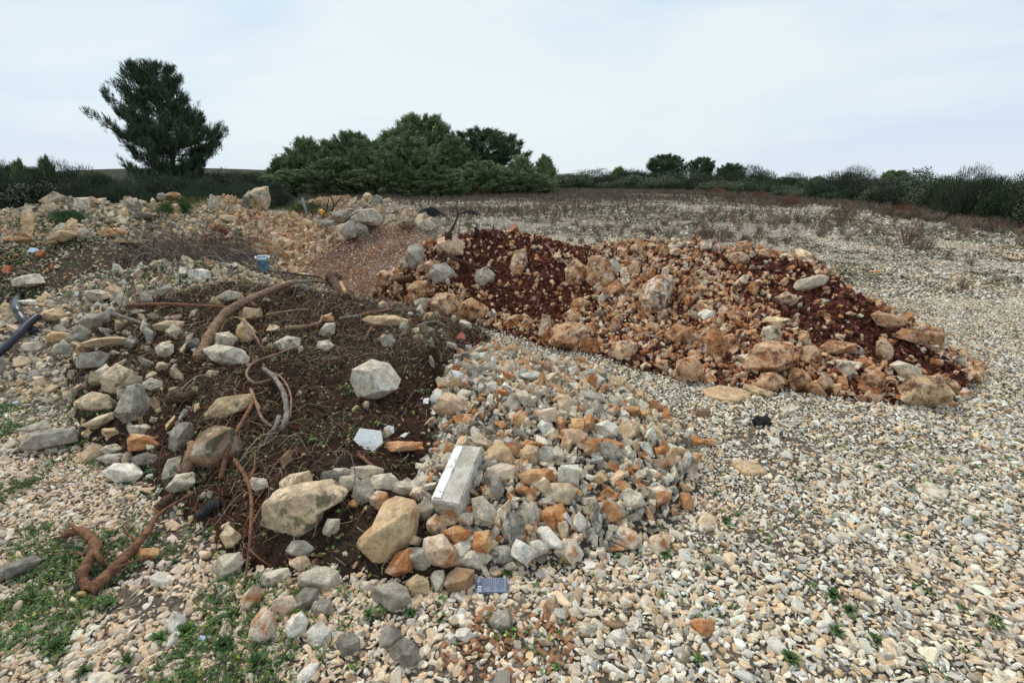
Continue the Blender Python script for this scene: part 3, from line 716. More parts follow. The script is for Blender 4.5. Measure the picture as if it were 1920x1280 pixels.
 ([(1068,985),(1085,955),(1102,975),(1100,1000),(1072,998)], 'white', 'rock_plain', 'white pointed stone at the rubble foot'),
 ([(1114,963,24,56)], 'grey', 'rock_mossy', 'thin grey green slab standing at the rubble foot'),
 ([(1144,962,40,42)], 'rust', 'rock_plain', 'rusty stone right of the thin standing slab'),
 ([(1145,1010),(1165,985),(1190,993),(1205,1010),(1190,1030),(1150,1025)], 'rw', 'rock_plain', 'rusty cream horned stone on the gravel below the rubble'),
 ([(1235,1020,42,44)], 'rw', 'rock_plain', 'rust topped white stone right of the horned stone'),
 ([(1066,1036,48,46)], 'rw', 'rock_plain', 'rust and yellow stone on the gravel below the white pointed stone'),
 ([(1005,1028,42,34)], 'white', 'rock_plain', 'whitish stone right of the grey round stone'),
 ([(1286,940,30,38)], 'rust', 'rock_plain', 'rust coloured stone at the right tip of the rubble'),
 ([(1237,930,42,38)], 'rw', 'rock_plain', 'rust edged pale stone left of the right tip stone'),
 ([(1185,938,44,40)], 'pale', 'rock_plain', 'pale tilted stone in the right part of the rubble front'),
 ([(1168,916,36,28)], 'orange', 'rock_plain', 'orange stone behind the pale tilted stone'),
 ([(936,853,52,50)], 'tan', 'rock_plain', 'tan block right of the painted end of the concrete block'),
 ([(1024,858,38,46)], 'grey', 'rock_plain', 'pointed grey stone in the middle of the rubble'),
 ([(994,855,42,44)], 'tan', 'rock_plain', 'tan rounded stone left of the pointed grey stone'),
 ([(940,885,62,36)], 'rw', 'rock_plain', 'rusty cream knobbly stone below the tan block'),
 ([(1008,893,70,36)], 'orange', 'rock_plain', 'wide orange brown stone in the middle of the rubble'),
 ([(1138,843,44,38)], 'grey', 'rock_mossy', 'greenish grey wedge high in the right rubble'),
 ([(1138,806,44,36)], 'white', 'rock_plain', 'whitish tilted slab above the greenish grey wedge'),
 ([(1077,818,50,34)], 'peach', 'rock_plain', 'peach stone with a white end in the upper rubble'),
 ([(977,790,30,42)], 'orange', 'rock_plain', 'orange upright stone in the upper rubble'),
 ([(1062,763,34,44)], 'cream', 'rock_plain', 'cream stone near the rubble top'),
 ([(1106,748,58,26)], 'grey', 'rock_plain', 'long grey slab near the rubble top'),
 ([(952,690,46,30)], 'rw', 'rock_plain', 'rust and white stone at the far end of the rubble'),
 ([(835,716,46,22)], 'pale', 'rock_plain', 'oblong pale pitted stone at the far left of the rubble'),
 ([(1118,770,30,36)], 'grey', 'rock_plain', 'grey upright stone below the long grey slab'),
 # red heap
 ([(1197,560),(1210,530),(1235,513),(1265,515),(1262,560),(1240,590),(1205,585)], 'rw', 'rock_red', 'big whitish boulder with rust bands in the middle of the red heap', dict(sub=5, amp=.06, thick=.8)),
 ([(1383,690),(1400,665),(1412,645),(1440,638),(1490,640),(1488,690),(1472,705),(1430,698)], 'rwr', 'rock_red', 'wide boulder with a white top and rusty face at the red heap foot', dict(sub=5, amp=.06)),
 ([(1680,748),(1700,725),(1705,702),(1750,703),(1765,715),(1778,740),(1765,765),(1700,762)], 'tan', 'rock_red', 'layered orange boulder at the right foot of the red heap', dict(sub=5, amp=.10)),
 ([(1263,700),(1268,675),(1300,665),(1318,690),(1320,712),(1290,722),(1270,715)], 'rwr', 'rock_red', 'white faceted boulder with rust streaks at the front foot of the red heap'),
 ([(1138,665),(1150,640),(1180,636),(1205,645),(1200,670),(1160,675)], 'rwr', 'rock_red', 'pale and rusty boulder at the front left foot of the red heap'),
 ([(1028,645),(1035,615),(1060,603),(1105,610),(1108,630),(1085,655),(1045,652)], 'rwr', 'rock_red', 'large cream knobbly boulder at the foot below the red soil hollow', dict(amp=.12, sub=5)),
 ([(1097,510),(1105,480),(1140,478),(1152,510),(1148,545),(1125,550),(1100,530)], 'rwr', 'rock_red', 'tall rust streaked boulder at the red heap top right of the soil', dict(amp=.1, sub=5)),
 ([(1448,716,54,38)], 'rwr', 'rock_red', 'round pale rusty rock below the wide boulder'),
 ([(1635,720,46,50)], 'rust', 'rock_red', 'round rusty rock left of the layered orange boulder'),
 ([(1668,685),(1685,675),(1725,690),(1728,705),(1705,715),(1680,700)], 'pale', 'rock_plain', 'whitish grey rock above the layered orange boulder'),
 ([(1485,545),(1495,525),(1535,515),(1553,520),(1550,535),(1510,547)], 'pale', 'rock_plain', 'long grey cream slab on the right slope of the red heap'),
 ([(1448,560),(1475,545),(1500,560),(1490,575),(1470,577)], 'peach', 'rock_red', 'pointed peach rock below the long grey cream slab'),
 ([(1385,486,44,24)], 'peach', 'rock_red', 'peach rock on the crest of the red heap'),
 ([(1625,590),(1650,583),(1700,595),(1705,615),(1670,618),(1640,610)], 'rwr', 'rock_red', 'pale and rusty rock on the right edge of the red heap'),
 ([(855,590),(865,565),(885,558),(910,575),(925,580),(905,600),(870,605)], 'orange', 'rock_red', 'orange boulder with red soil on one side low on the left of the red heap'),
 ([(832,572,52,46)], 'rwr', 'rock_red', 'rust streaked pale boulder at the left foot of the red heap'),
 ([(788,545,42,46)], 'orange', 'rock_red', 'smooth orange boulder at the far left foot of the red heap'),
 ([(793,568,30,24)], 'pale', 'rock_dirty', 'small grey block under the smooth orange boulder'),
 ([(842,462,54,42)], 'peach', 'rock_plain', 'rounded orange pink boulder behind the dead stump'),
 ([(760,480),(765,460),(785,455),(795,465),(795,495),(770,505)], 'grey', 'rock_plain', 'light grey boulder at the left end of the red heap'),
 ([(955,500),(965,470),(985,465),(990,490),(975,530),(962,530)], 'rwr', 'rock_red', 'tall pale rock standing in the dark red soil'),
 ([(908,520,40,32)], 'pale', 'rock_red', 'pale rust spotted rock in the dark red soil'),
 ([(724,524,46,32)], 'rwr', 'rock_red', 'cream and rust rock left of the rusty pipe'),
 ([(826,513,44,36)], 'grey', 'rock_plain', 'split grey white rock on the left of the red heap'),
 ([(1078,515,42,48)], 'rwr', 'rock_red', 'pale rock left of the tall rust streaked boulder'),
 ([(1085,572,34,30)], 'orange', 'rock_red', 'orange rock in the hollow of the red heap'),
 ([(1074,594,32,26)], 'rwr', 'rock_red', 'pale rock just under the orange rock in the hollow'),
 ([(1325,592,30,24)], 'white', 'rock_plain', 'clean white stone in the middle of the red heap'),
 ([(1335,650,50,72)], 'rust', 'rock_red', 'tall rusty rock behind the white faceted boulder'),
 ([(1372,641,36,38)], 'orange', 'rock_red', 'squarish orange rock left of the wide boulder'),
 ([(1655,660,24,50)], 'peach', 'rock_red', 'narrow upright peach slab on the right slope'),
 ([(1495,712,40,44)], 'rust', 'rock_red', 'rusty rock right of the round pale rusty rock'),
 ([(1546,720,28,34)], 'peach', 'rock_red', 'small peach rock at the red heap foot'),
 ([(1518,665,58,34)], 'rwr', 'rock_red', 'pale rusty rock right of the wide boulder'),
 ([(1808,739,28,20)], 'rw', 'rock_plain', 'small pale rusty stone lying right of the layered orange boulder'),
 ([(1835,687,28,14)], 'orange', 'rock_red', 'small orange stone beyond the right tip of the red heap'),
 ([(1275,630,56,40)], 'rust', 'rock_red', 'jagged rusty rock below the big whitish boulder'),
 ([(1290,695,44,30)], 'pale', 'rock_plain', 'small pale rock behind the white faceted boulder'),
 # loose on the gravel
 ([(1297,827,40,26)], 'rust', 'rock_plain', 'rusty stone lying right of the rubble'),
 ([(1330,829,36,14)], 'rust', 'rock_plain', 'thin rusty stone touching the rusty stone right of the rubble'),
 ([(1317,775,28,22)], 'brown', 'rock_plain', 'dark round brown stone on the pale gravel'),
 ([(940,1165,42,46)], 'grey', 'rock_mossy', 'dark grey slanted stone below the printed packet'),
 ([(1035,1140,30,40)], 'brown', 'rock_plain', 'brownish flat stone right of the dark slanted stone'),
 ([(1100,1180,36,24)], 'pale', 'rock_plain', 'light grey oblong stone left of the wood chip'),
 ([(1155,1195,36,26)], 'white', 'rock_plain', 'whitish oblong stone below the wood chip'),
 ([(845,1200,22,30)], 'white', 'rock_plain', 'white upright pebble in the red earth near the bottom'),
 ([(870,1190,34,24)], 'white', 'rock_plain', 'white oblong pebble in the red earth near the bottom'),
 ([(330,1175,34,50)], 'white', 'rock_plain', 'white pointed stone on the weeds at the bottom left'),
 ([(1400,1040,10,8)], 'rust', 'rock_plain', 'tiny rust stone on the pale gravel at the right'),
 ([(1318,1175,40,30)], 'rw', 'rock_plain', 'pinkish white stone on the gravel near the bottom'),
 # far
 ([(465,385),(480,352),(507,352),(508,375),(503,395),(480,392)], 'cream', 'rock_mossy', 'tall upright boulder on the far heap', dict(bury=1.2, thick=.8)),
 ([(468,377,26,34)], 'dgrey', 'rock_mossy', 'grey boulder leaning behind the tall upright boulder', dict(bury=.8)),
 ([(88,450),(108,432),(135,432),(145,440),(120,455)], 'tan', 'rock_plain', 'large smooth tan rock on the far left heap'),
 ([(155,440,36,22)], 'pale', 'rock_dirty', 'grey tan rock right of the large smooth tan rock'),
 ([(205,436,56,20)], 'orange', 'rock_plain', 'orange flat rock on the far left heap'),
 ([(30,449,56,12)], 'orange', 'rock_dirty', 'long orange slab at the far left'),
 ([(245,452,60,14)], 'tan', 'rock_dirty', 'long tan slab running down towards the brush pile'),
 ([(428,410,36,16)], 'tan', 'rock_dirty', 'tan overhanging rock on the orange heap'),
 ([(640,405,36,24)], 'grey', 'rock_dirty', 'grey boulder on the far grey heap beside the bent rods', dict(bury=.8)),
 ([(655,432,32,34)], 'grey', 'rock_plain', 'pale grey upright boulder at the foot of the far grey heap', dict(bury=.8)),
 ([(690,407,48,34)], 'pale', 'rock_dirty', 'big slanted grey boulder on the far grey heap', dict(bury=.8)),
 ([(646,438,14,24)], 'peach', 'rock_plain', 'small bright orange stone between the far grey boulders', dict(bury=.8)),
 ([(676,433,30,24)], 'grey', 'rock_dirty', 'flat grey block above the fine reddish gravel', dict(bury=.8)),
 ([(612,420,34,18)], 'grey', 'rock_dirty', 'grey rock left of the pale grey upright boulder', dict(bury=.6)),
 ([(764,421,34,16)], 'brown', 'rock_mossy', 'green mossed rock on the fine reddish gravel crest', dict(bury=.6)),
 ([(797,424,34,20)], 'pale', 'rock_mossy', 'pale mossy rock right of the green mossed rock', dict(bury=.6)),
 ([(303,369,18,14)], 'grey', 'rock_mossy', 'grey boulder on the far left skyline of rubble', dict(bury=.8)),
 ([(325,366,30,12)], 'rust', 'rock_dirty', 'reddish flat boulder on the far skyline of rubble', dict(bury=.8)),
 ([(285,427,26,14)], 'dgrey', 'rock_dirty', 'dark grey slab in the far left rubble', dict(bury=.4)),
 ([(270,405,40,10)], 'dgrey', 'rock_dirty', 'long grey broken slab in the far left rubble', dict(bury=.4)),
]
for r in H_:
    poly, pal, mat, lab = r[:4]; kw = dict(r[4]) if len(r) > 4 else {}
    d = project(hit(poly[0][0], poly[0][1]))[2]
    if len(poly) == 1: kw.setdefault('sub', 4 if poly[0][2] > 30 else 3)
    if 'cob' not in lab and mat in ('rock_plain', 'rock_vein') and 'amp' not in kw: kw['amp'] = .06
    hero(poly, pal, mat, lab, 'boulder' if ('boulder' in lab or 'big' in lab) else 'rock', **kw)
slab([(1315,735),(1350,725),(1400,735),(1408,748),(1380,757),(1330,750)], 'tan', 'rock_dirty', 'flat tan slab sunk in the gravel below the red heap')
slab([(1388,720),(1410,720),(1452,742),(1440,750),(1410,740)], 'tan', 'rock_dirty', 'narrow flat tan slab right of the wider sunken slab')
slab([(1368,873),(1390,866),(1435,882),(1438,893),(1395,893)], 'tan', 'rock_dirty', 'flat tan stone sunk in the gravel at the right')
slab([(1460,770),(1495,760),(1500,768),(1475,782)], 'pale', 'rock_plain', 'small flat pale slab sunk in the gravel')
slab([(1305,985),(1320,965),(1345,975),(1345,995),(1320,1000)], 'cream', 'rock_dirty', 'yellowish flat stone sunk in the gravel right of the rubble')
slab([(1730,905),(1780,925),(1770,945),(1735,930)], 'pale', 'rock_plain', 'pale flat stone at the right edge of the gravel')

# ------------------------------------------------------------------ countable heap stones
def stones(zname, n, rlo, rhi, pal, wts, mat, name, label, group, seed, mask=None, fac=.78, pw=1.6, lift=.25, flat=.8):
    rng = np.random.default_rng(seed); m = M[zname]; zi = ZI[zname]
    X = rng.uniform(m.lo[0], m.hi[0], n*40); Y = rng.uniform(m.lo[1], m.hi[1], n*40)
    k = (Zf(X, Y) == zi); X, Y = X[k], Y[k]; Z = Hf(X, Y)
    P = np.stack([X, Y, Z], -1); u, v, d = project(P)
    dd = np.linalg.norm(P-CAM, axis=1)
    # keep the camera-facing side: not hidden behind the crest
    vis = np.ones(len(P), bool)
    for t in (.80, .86, .91, .95, .98):
        q = CAM+(P+[0, 0, rhi]-CAM)*t; vis &= q[:, 2] > Hf(q[:, 0], q[:, 1])-.02
    vis &= (u > -40) & (u < 1960) & (v < 1300)
    if mask is not None:
        pr = mask(u, v); vis &= rng.uniform(size=len(P)) < pr
    P = P[vis]
    occ = np.array(OCC); occ = occ[np.hypot(occ[:, 0]-P[:, 0].mean(), occ[:, 1]-P[:, 1].mean()) < 12]
    A = [tuple(o) for o in occ]; A = np.array(A+[(1e6, 0, 0, 0)]*(n*2)); cnt = len(occ)
    R = np.sort(rlo+(rhi-rlo)*rng.uniform(size=n)**pw)[::-1]; res = []; pi = 0
    for r in R:
        for tr in range(30):
            p = P[pi % len(P)]; pi += 1
            q = A[:cnt]; dist = np.hypot(np.hypot(q[:, 0]-p[0], q[:, 1]-p[1]), q[:, 2]-p[2])
            if not (dist < fac*(q[:, 3]+r)).any():
                A[cnt] = (p[0], p[1], p[2], r); cnt += 1; res.append((p, r)); break
    C = colors(rng, len(res), pal, wts)
    for i, (p, r) in enumerate(res):
        o = bpy.data.objects.new(name, PME[rng.integers(len(PME))]); COL.objects.link(o)
        o.location = (p[0], p[1], p[2]+r*lift); o.rotation_euler = tuple(rng.uniform(0, 6.28, 3))
        o.scale = (r*rng.uniform(1, 1.3), r*rng.uniform(.8, 1.1), r*rng.uniform(.65, 1.0)); o.color = tuple(C[i])
        if len(o.data.materials) == 0: o.data.materials.append(MAT['rock_plain'])
        o.material_slots[0].link = 'OBJECT'; o.material_slots[0].material = MAT[mat]
        tag(o, label, 'rock', group); OCC.append((p[0], p[1], p[2], r))
    print(name, zname, len(res))
def soilmask(u, v):        # 0 where the red heap shows bare soil
    b = np.ones(np.shape(u))
    for c in ((985, 505, 150, 78, 10), (930, 470, 105, 42, 0), (1620, 610, 170, 42, 38), (1540, 590, 110, 42, 30), (1750, 690, 85, 26, 35), (1400, 500, 70, 16, 10), (980, 575, 90, 22, 8), (1470, 510, 60, 18, 15)):
        b = np.where(ell(u, v, *c) < 1+.5*(vnoise(u/22, v/22, 0, 3)-.5), .07, b)
    return b
stones('red', 300, .044, .12, ['rwr', 'rust', 'rw', 'peach', 'orange', 'pale', 'cream'], [24, 24, 22, 12, 8, 6, 6], 'rock_red', 'rubble_rock',
       'rust stained rock half caked in red earth on the red soil heap', 'rust stained rocks of the red heap', 11, soilmask, .58, 1.9)
def rubmask(u, v): return np.ones(np.shape(u))
stones('rubble', 295, .030, .070, ['pale', 'grey', 'rw', 'rust', 'tan', 'white', 'dgrey', 'orange', 'cream', 'cool'], [16, 16, 17, 15, 10, 8, 8, 7, 5, 14], 'rock_plain', 'rubble_stone',
       'broken pale or rusty stone lying loose in the foreground stone rubble', 'loose stones of the foreground rubble', 12, None, .50, 1.2, .55)
stones('orange', 240, .045, .13, ['peach', 'cream', 'tan', 'orange', 'rw'], [30, 30, 22, 8, 10], 'rock_plain', 'orange_stone',
       'peach or cream broken stone on the orange heap behind the bucket', 'broken stones of the orange heap', 13, None, .62, 2.2)
stones('farleft', 280, .05, .20, ['cream', 'pale', 'tan', 'grey', 'peach'], [30, 22, 20, 14, 10], 'rock_dirty', 'weathered_stone',
       'weathered cream or grey stone on the wide far left rubble heap', 'stones of the far left heap', 14, None, .6, 3.2, flat=.5)
stones('bank', 170, .03, .09, ['cream', 'pale', 'tan', 'grey', 'white'], [36, 30, 14, 8, 6], 'rock_plain', 'bank_stone',
       'cream cobble on the gravel bank at the left', 'cobbles of the gravel bank', 15, None, .8, 2.4)
stones('fargrey', 60, .07, .22, ['grey', 'pale', 'cream', 'peach'], [34, 30, 20, 16], 'rock_dirty', 'far_stone',
       'grey or cream block on the far grey heap', 'blocks of the far grey heap', 16, None, .6, 1.6)
def brmask(u, v):
    b = np.full(np.shape(u), .16); b = np.where(ell(u, v, 230, 720, 150, 170, 20) < 1, 1, b); b = np.where(ell(u, v, 720, 930, 170, 40, 10) < 1, 1, b)
    b = np.where(ell(u, v, 640, 720, 170, 130, 10) < 1, .08, b); return b
stones('brown', 210, .022, .075, ['pale', 'cream', 'tan', 'grey', 'brown'], [30, 26, 18, 16, 10], 'rock_dirty', 'mound_stone',
       'small soil dusted stone on the dark brown mound', 'small stones of the brown mound', 17, brmask, .75, 2.0)
# row of stones along the front of the brown mound, left of the concrete block
for i, (u, v, w_, h_, pal) in enumerate([(620, 893, 40, 26, 'dgrey'), (655, 905, 46, 30, 'pale'), (683, 925, 44, 48, 'grey'), (690, 885, 60, 28, 'pale'), (722, 905, 60, 32, 'pale'), (755, 915, 50, 30, 'pale'), (710, 940, 40, 38, 'rw'), (790, 905, 36, 30, 'pale'), (785, 925, 34, 26, 'rw'), (662, 945, 18, 14, 'orange'), (800, 958, 34, 44, 'grey'), (815, 985, 30, 34, 'rw'), (838, 975, 40, 26, 'tan'), (640, 885, 40, 18, 'pale'), (872, 975, 26, 30, 'rw'), (560, 1030, 50, 30, 'pale')]):
    pos = ['leftmost', 'second', 'third', 'fourth', 'fifth', 'sixth'][i] if i < 6 else None
    o = hero([(u, v, w_, h_)], pal, 'rock_plain' if i % 3 else 'rock_dirty', 'stone edging the mound front, left of the concrete block', 'edge_stone', amp=.07)
    o['group'] = 'stones edging the front of the brown mound'

# ------------------------------------------------------------------ uncountable chips and gravel
def chips(zname, sp, rlo, rhi, pal, wts, mat, label, seed, protos=PR2, mask=None, keep=1.0, lift=.2, name='stone_chips', pw=2.0):
    rng = np.random.default_rng(seed); m = M[zname]
    X, Y = jitter_grid(rng, m.lo[0], m.hi[0], m.lo[1], m.hi[1], sp); k = Zf(X, Y) == ZI[zname]; X, Y = X[k], Y[k]
    P = np.stack([X, Y, Hf(X, Y)], -1); k = in_view(P) & (rng.uniform(size=len(P)) < keep)
    if mask is not None:
        u, v, d = project(P); k &= rng.uniform(size=len(P)) < mask(u, v)
    P = P[k]; n = len(P); r = rlo+(rhi-rlo)*rng.uniform(size=n)**pw
    P[:, 2] += r*lift
    S = r[:, None]*np.stack([rng.uniform(1, 1.35, n), rng.uniform(.8, 1.1, n), rng.uniform(.6, .95, n)], -1)
    merge(name, protos, P, rotm(rng, n), S, colors(rng, n, pal, wts), MAT[mat], rng, label, 'stones'); print(name, zname, n)
chips('red', .036, .010, .046, ['rwr', 'rust', 'peach', 'orange', 'pale', 'rw'], [26, 28, 16, 12, 8, 14], 'rock_red_s', 'small rusty chips scattered through the red soil heap', 31, PR2, lambda u, v: np.where(soilmask(u, v) < 1, .22, 1.0), .9, pw=1.7, lift=.45)
chips('rubble', .030, .010, .036, ['pale', 'grey', 'rw', 'rust', 'tan', 'white', 'dgrey'], [30, 20, 10, 10, 10, 8, 6], 'rock_plain_s', 'small chips filling the foreground rubble', 32, PR2, lift=.6, pw=1.4)
chips('orange', .07, .018, .05, ['peach', 'cream', 'tan', 'orange', 'rw'], [34, 28, 20, 10, 8], 'rock_plain_s', 'small peach coloured chips covering the orange stone heap', 33, PR2)
chips('farleft', .10, .02, .07, ['cream', 'pale', 'tan', 'grey', 'peach'], [30, 22, 22, 12, 12], 'rock_dirty_s', 'small weathered stones covering the far left heap', 34, PR2, keep=.8)
chips('bank', .042, .010, .034, ['cream', 'pale', 'tan', 'grey', 'white'], [36, 26, 16, 10, 8], 'pebble', 'cream gravel covering the left bank', 35, PP2, keep=.85, pw=1.6)
chips('fine', .04, .009, .026, ['peach', 'rust', 'pale', 'brown', 'orange', 'rw'], [20, 20, 18, 22, 10, 10], 'rock_plain_s', 'fine reddish gravel grains', 36, PR1, keep=.85)
chips('fargrey', .09, .02, .06, ['pale', 'peach', 'cream', 'grey'], [30, 24, 26, 14], 'rock_dirty_s', 'pale grit covering the far grey heap', 37, PR1)
chips('farsmall', .09, .03, .07, ['peach', 'cream', 'orange', 'tan'], [34, 26, 16, 14], 'rock_plain_s', 'orange grit covering the small far heap', 38, PR1)
chips('fartiny', .09, .03, .07, ['peach', 'cream', 'orange', 'tan'], [34, 26, 16, 14], 'rock_plain_s', 'orange grit covering the smallest far heap', 39, PR1)
chips('dark', .06, .012, .04, ['cream', 'brown', 'tan', 'pale', 'rust'], [20, 36, 14, 12, 12], 'rock_dirty_s', 'small stones strewn over the dark litter soil', 40, PR1, keep=.65)
chips('brown', .07, .006, .018, ['brown', 'tan', 'pale', 'rust'], [40, 20, 14, 16], 'rock_plain_s', 'crumbs of stone in the brown mound', 41, PR1, keep=.6)

def gravel(seed, r0, r1, sp, rlo, rhi, protos, label, keep=1.0, name='gravel', pw=1.5, flatten=.62):
    rng = np.random.default_rng(seed)
    X, Y = jitter_grid(rng, -r1*1.25, r1*1.25, .4, r1, sp); D = np.hypot(X*.4, Y); k = (D >= r0) & (X < 19) & (D < r1) & (Zf(X, Y) == 0)
    X, Y = X[k], Y[k]; P = np.stack([X, Y, Hf(X, Y)], -1)
    # bare or weedy places
    bare = fbm(X*1.1, Y*1.1, 0, 77, 4); pk = np.where(bare < .36, .55, 1.0)*keep
    k = in_view(P, 200, 40, 200) & (rng.uniform(size=len(P)) < pk); P = P[k]; n = len(P)
    r = rlo+(rhi-rlo)*rng.uniform(size=n)**pw; r *= .8+.5*fbm(P[:, 0]*.8, P[:, 1]*.8, 0, 99, 3)
    u, v, d = project(P)
    C = colors(rng, n, ['cream', 'pale', 'white', 'grey', 'tan', 'peach', 'cool'], [18, 28, 24, 5, 6, 5, 20], .13)
    warm = fbm(P[:, 0]*.9+5, P[:, 1]*.9, 0, 55, 3)+np.clip((1150-u)/1900, -.05, .25)+np.clip((v-950)/2500, 0, .12)
    wm = np.clip((warm-.52)*2.2, 0, .75)[:, None]*rng.uniform(.1, 1, (n, 1))
    C[:, :3] = C[:, :3]*(1-wm)+np.array([.66, .45, .28])*wm
    C[:, :3] *= 1.06; dk = rng.uniform(size=n) < .08; C[dk, :3] *= rng.uniform(.5, .8, (dk.sum(), 1))
    red = ell(u, v, 960, 1210, 140, 70, -10) < 1; rr = red & (rng.uniform(size=n) < .5); C[rr, :3] = [.36, .18, .09]
    P[:, 2] += r*.25
    S = r[:, None]*np.stack([rng.uniform(1, 1.35, n), rng.uniform(.78, 1.05, n), np.full(n, flatten)*rng.uniform(.8, 1.2, n)], -1)
    merge(name, protos, P, rotm(rng, n, False, .8), S, C, MAT['pebble'], rng, label, 'gravel'); print(name, n)
gravel(51, 0, 3.0, .0195, .006, .0195, PP2, 'loose pale limestone gravel in the foreground')
gravel(52, 0, 3.4, .095, .016, .034, PP2, 'coarser pale stones among the foreground gravel', .75)
gravel(53, 3.0, 7.5, .0235, .007, .0205, PR1, 'pale limestone gravel spread around the heaps')
gravel(54, 7.5, 15, .052, .014, .032, PR1, 'pale gravel of the open field behind the heaps', .95)
gravel(55, 15, 30, .17, .03, .06, PR1, 'pale stones of the farther gravel field', .6)
# ------------------------------------------------------------------ wood, roots, twigs
def wood_mat(name, c1, c2, sc_=30, rough=.85, b=.5):
    g = G(name, rough, .2); n = g.noise(sc_, 5, .65, dist=1.0); n2 = g.noise(140, 3)
    c = g.mix(g.step(n, .35, .65), c1, c2); g.col(mul(g, c, g.mr(n2, .3, .7, .75, 1.25))); g.bump(g.math('ADD', n, n2), b, .006); return g.m
MAT['wood_tan'] = wood_mat('tan_bark', (.20, .12, .068), (.36, .235, .145), 22, b=.9)
MAT['wood_red'] = wood_mat('red_root', (.13, .062, .034), (.27, .135, .072), 24, b=.9)
MAT['wood_grey'] = wood_mat('grey_bark', (.14, .115, .09), (.30, .26, .215))
MAT['wood_dark'] = wood_mat('dark_wood', (.05, .028, .018), (.12, .065, .04))
MAT['char'] = wood_mat('charred_wood', (.018, .017, .016), (.05, .045, .04))
MAT['rust_metal'] = wood_mat('rusty_metal', (.06, .025, .015), (.13, .05, .025), 40, .6)
MAT['cutwood'] = wood_mat('cut_wood', (.45, .26, .10), (.55, .36, .18), 60)
def catmull(P, n=6):
    P = np.asarray(P, float); Q = np.vstack([2*P[0]-P[1], P, 2*P[-1]-P[-2]]); r = []
    for i in range(1, len(Q)-2):
        for t in np.arange(n)/n:
            a, b, c, d = Q[i-1], Q[i], Q[i+1], Q[i+2]
            r.append(.5*((2*b)+(-a+c)*t+(2*a-5*b+4*c-d)*t*t+(-a+3*b-3*c+d)*t**3))
    r.append(P[-1]); return np.array(r)
def tube_vf(P, R, sides=8, cap=True, wob=0.0, seed=0):
    P = np.asarray(P, float); R = np.broadcast_to(np.asarray(R, float), (len(P),)); n = len(P)
    T = np.gradient(P, axis=0); T /= np.linalg.norm(T, axis=1)[:, None]+1e-9
    up = np.array([.13, .21, .97]); A = np.cross(T, up); A /= np.linalg.norm(A, axis=1)[:, None]+1e-9; B = np.cross(T, A)
    a = np.arange(sides)*2*math.pi/sides
    V = P[:, None]+R[:, None, None]*(np.cos(a)[None, :, None]*A[:, None]+np.sin(a)[None, :, None]*B[:, None])
    if wob:
        q = V.reshape(-1, 3); nn = fbm(q[:, 0]*40, q[:, 1]*40, q[:, 2]*40, seed, 3)-.5
        V = (P[:, None]+(V-P[:, None])*(1+wob*nn.reshape(n, sides, 1)))
    V = V.reshape(-1, 3); i = np.arange(n-1)[:, None]; j = np.arange(sides)[None]
    F = np.stack([i*sides+j, i*sides+(j+1) % sides, (i+1)*sides+(j+1) % sides, (i+1)*sides+j], -1).reshape(-1, 4)
    if cap:
        V = np.vstack([V, P[:1], P[-1:]]); c0, c1 = len(V)-2, len(V)-1; j = np.arange(sides)
        F = np.vstack([F, np.stack([j, np.full(sides, c0), np.full(sides, c0), (j+1) % sides], -1)*0+np.stack([(j+1) % sides, j, np.full(sides, c0), np.full(sides, c0)], -1),
                       np.stack([(n-1)*sides+j, (n-1)*sides+(j+1) % sides, np.full(sides, c1), np.full(sides, c1)], -1)])
    return V, F
def quads_to_mesh(name, parts):
    """list of (V, F4) with degenerate quads allowed -> triangle mesh"""
    VV, FF, off = [], [], 0
    for V, F in parts:
        T = np.vstack([F[:, :3], F[:, [0, 2, 3]]]); T = T[(T[:, 0] != T[:, 1]) & (T[:, 1] != T[:, 2]) & (T[:, 0] != T[:, 2])]
        VV.append(V); FF.append(T+off); off += len(V)
    return mesh_np(name, np.vstack(VV), np.vstack(FF))
def pxpath(pts, n=6):
    """pixels (u, v[, height above the surface]) -> smooth world path and depth"""
    W = np.array([hit(p[0], p[1], p[2] if len(p) > 2 else .02) for p in pts]); return catmull(W, n)
def stick(name, pts, w0, w1, mat, label, cat='branch', parts=(), sides=14, wob=.5, group=None, n=11):
    P = pxpath(pts, n); d = project(P)[2]; R = np.linspace(w0, w1, len(P))/2*d.mean()/FPX*(1+.16*(fbm(np.arange(len(P))*.55, 0*d, 0, len(label), 2)-.5)*2)
    me = quads_to_mesh(name, [tube_vf(P, R, sides, True, wob*(1.9 if w0+w1 > 20 else 1.2), len(label))])
    o = link(name, me, MAT[mat]); tag(o, label, cat, group)
    for nm, pp, a, b, m in parts:
        Q = pxpath(pp, n); r = np.linspace(a, b, len(Q))/2*project(Q)[2].mean()/FPX
        link(nm, quads_to_mesh(nm, [tube_vf(Q, r, 7, True, wob, 3)]), MAT[m], o)
    return o
S_ = stick
S_('fallen_branch', [(372, 672, .02), (383, 650, .05), (396, 625, .08), (416, 594, .11), (442, 573, .13), (480, 555, .12), (520, 539, .10), (550, 529, .08)], 17, 11, 'wood_tan', 'thick bare tan branch bent across the top of the brown mound', parts=[('side_twig', [(440, 574, .13), (449, 560, .16), (455, 548, .19)], 5, 2, 'wood_tan'), ('side_twig', [(466, 562, .12), (476, 571, .10), (482, 573, .08)], 6, 4, 'wood_tan'), ('side_twig', [(550, 529, .08), (590, 527, .06), (625, 533, .04)], 6, 3, 'wood_grey')])
S_('fallen_branch', [(243, 572, .07), (300, 570, .09), (360, 572, .09), (432, 576, .11)], 7, 5, 'wood_red', 'thin straight brown branch running left from the thick bent branch', parts=[('side_twig', [(300, 572, .09), (292, 580, .06)], 4, 3, 'wood_red')])
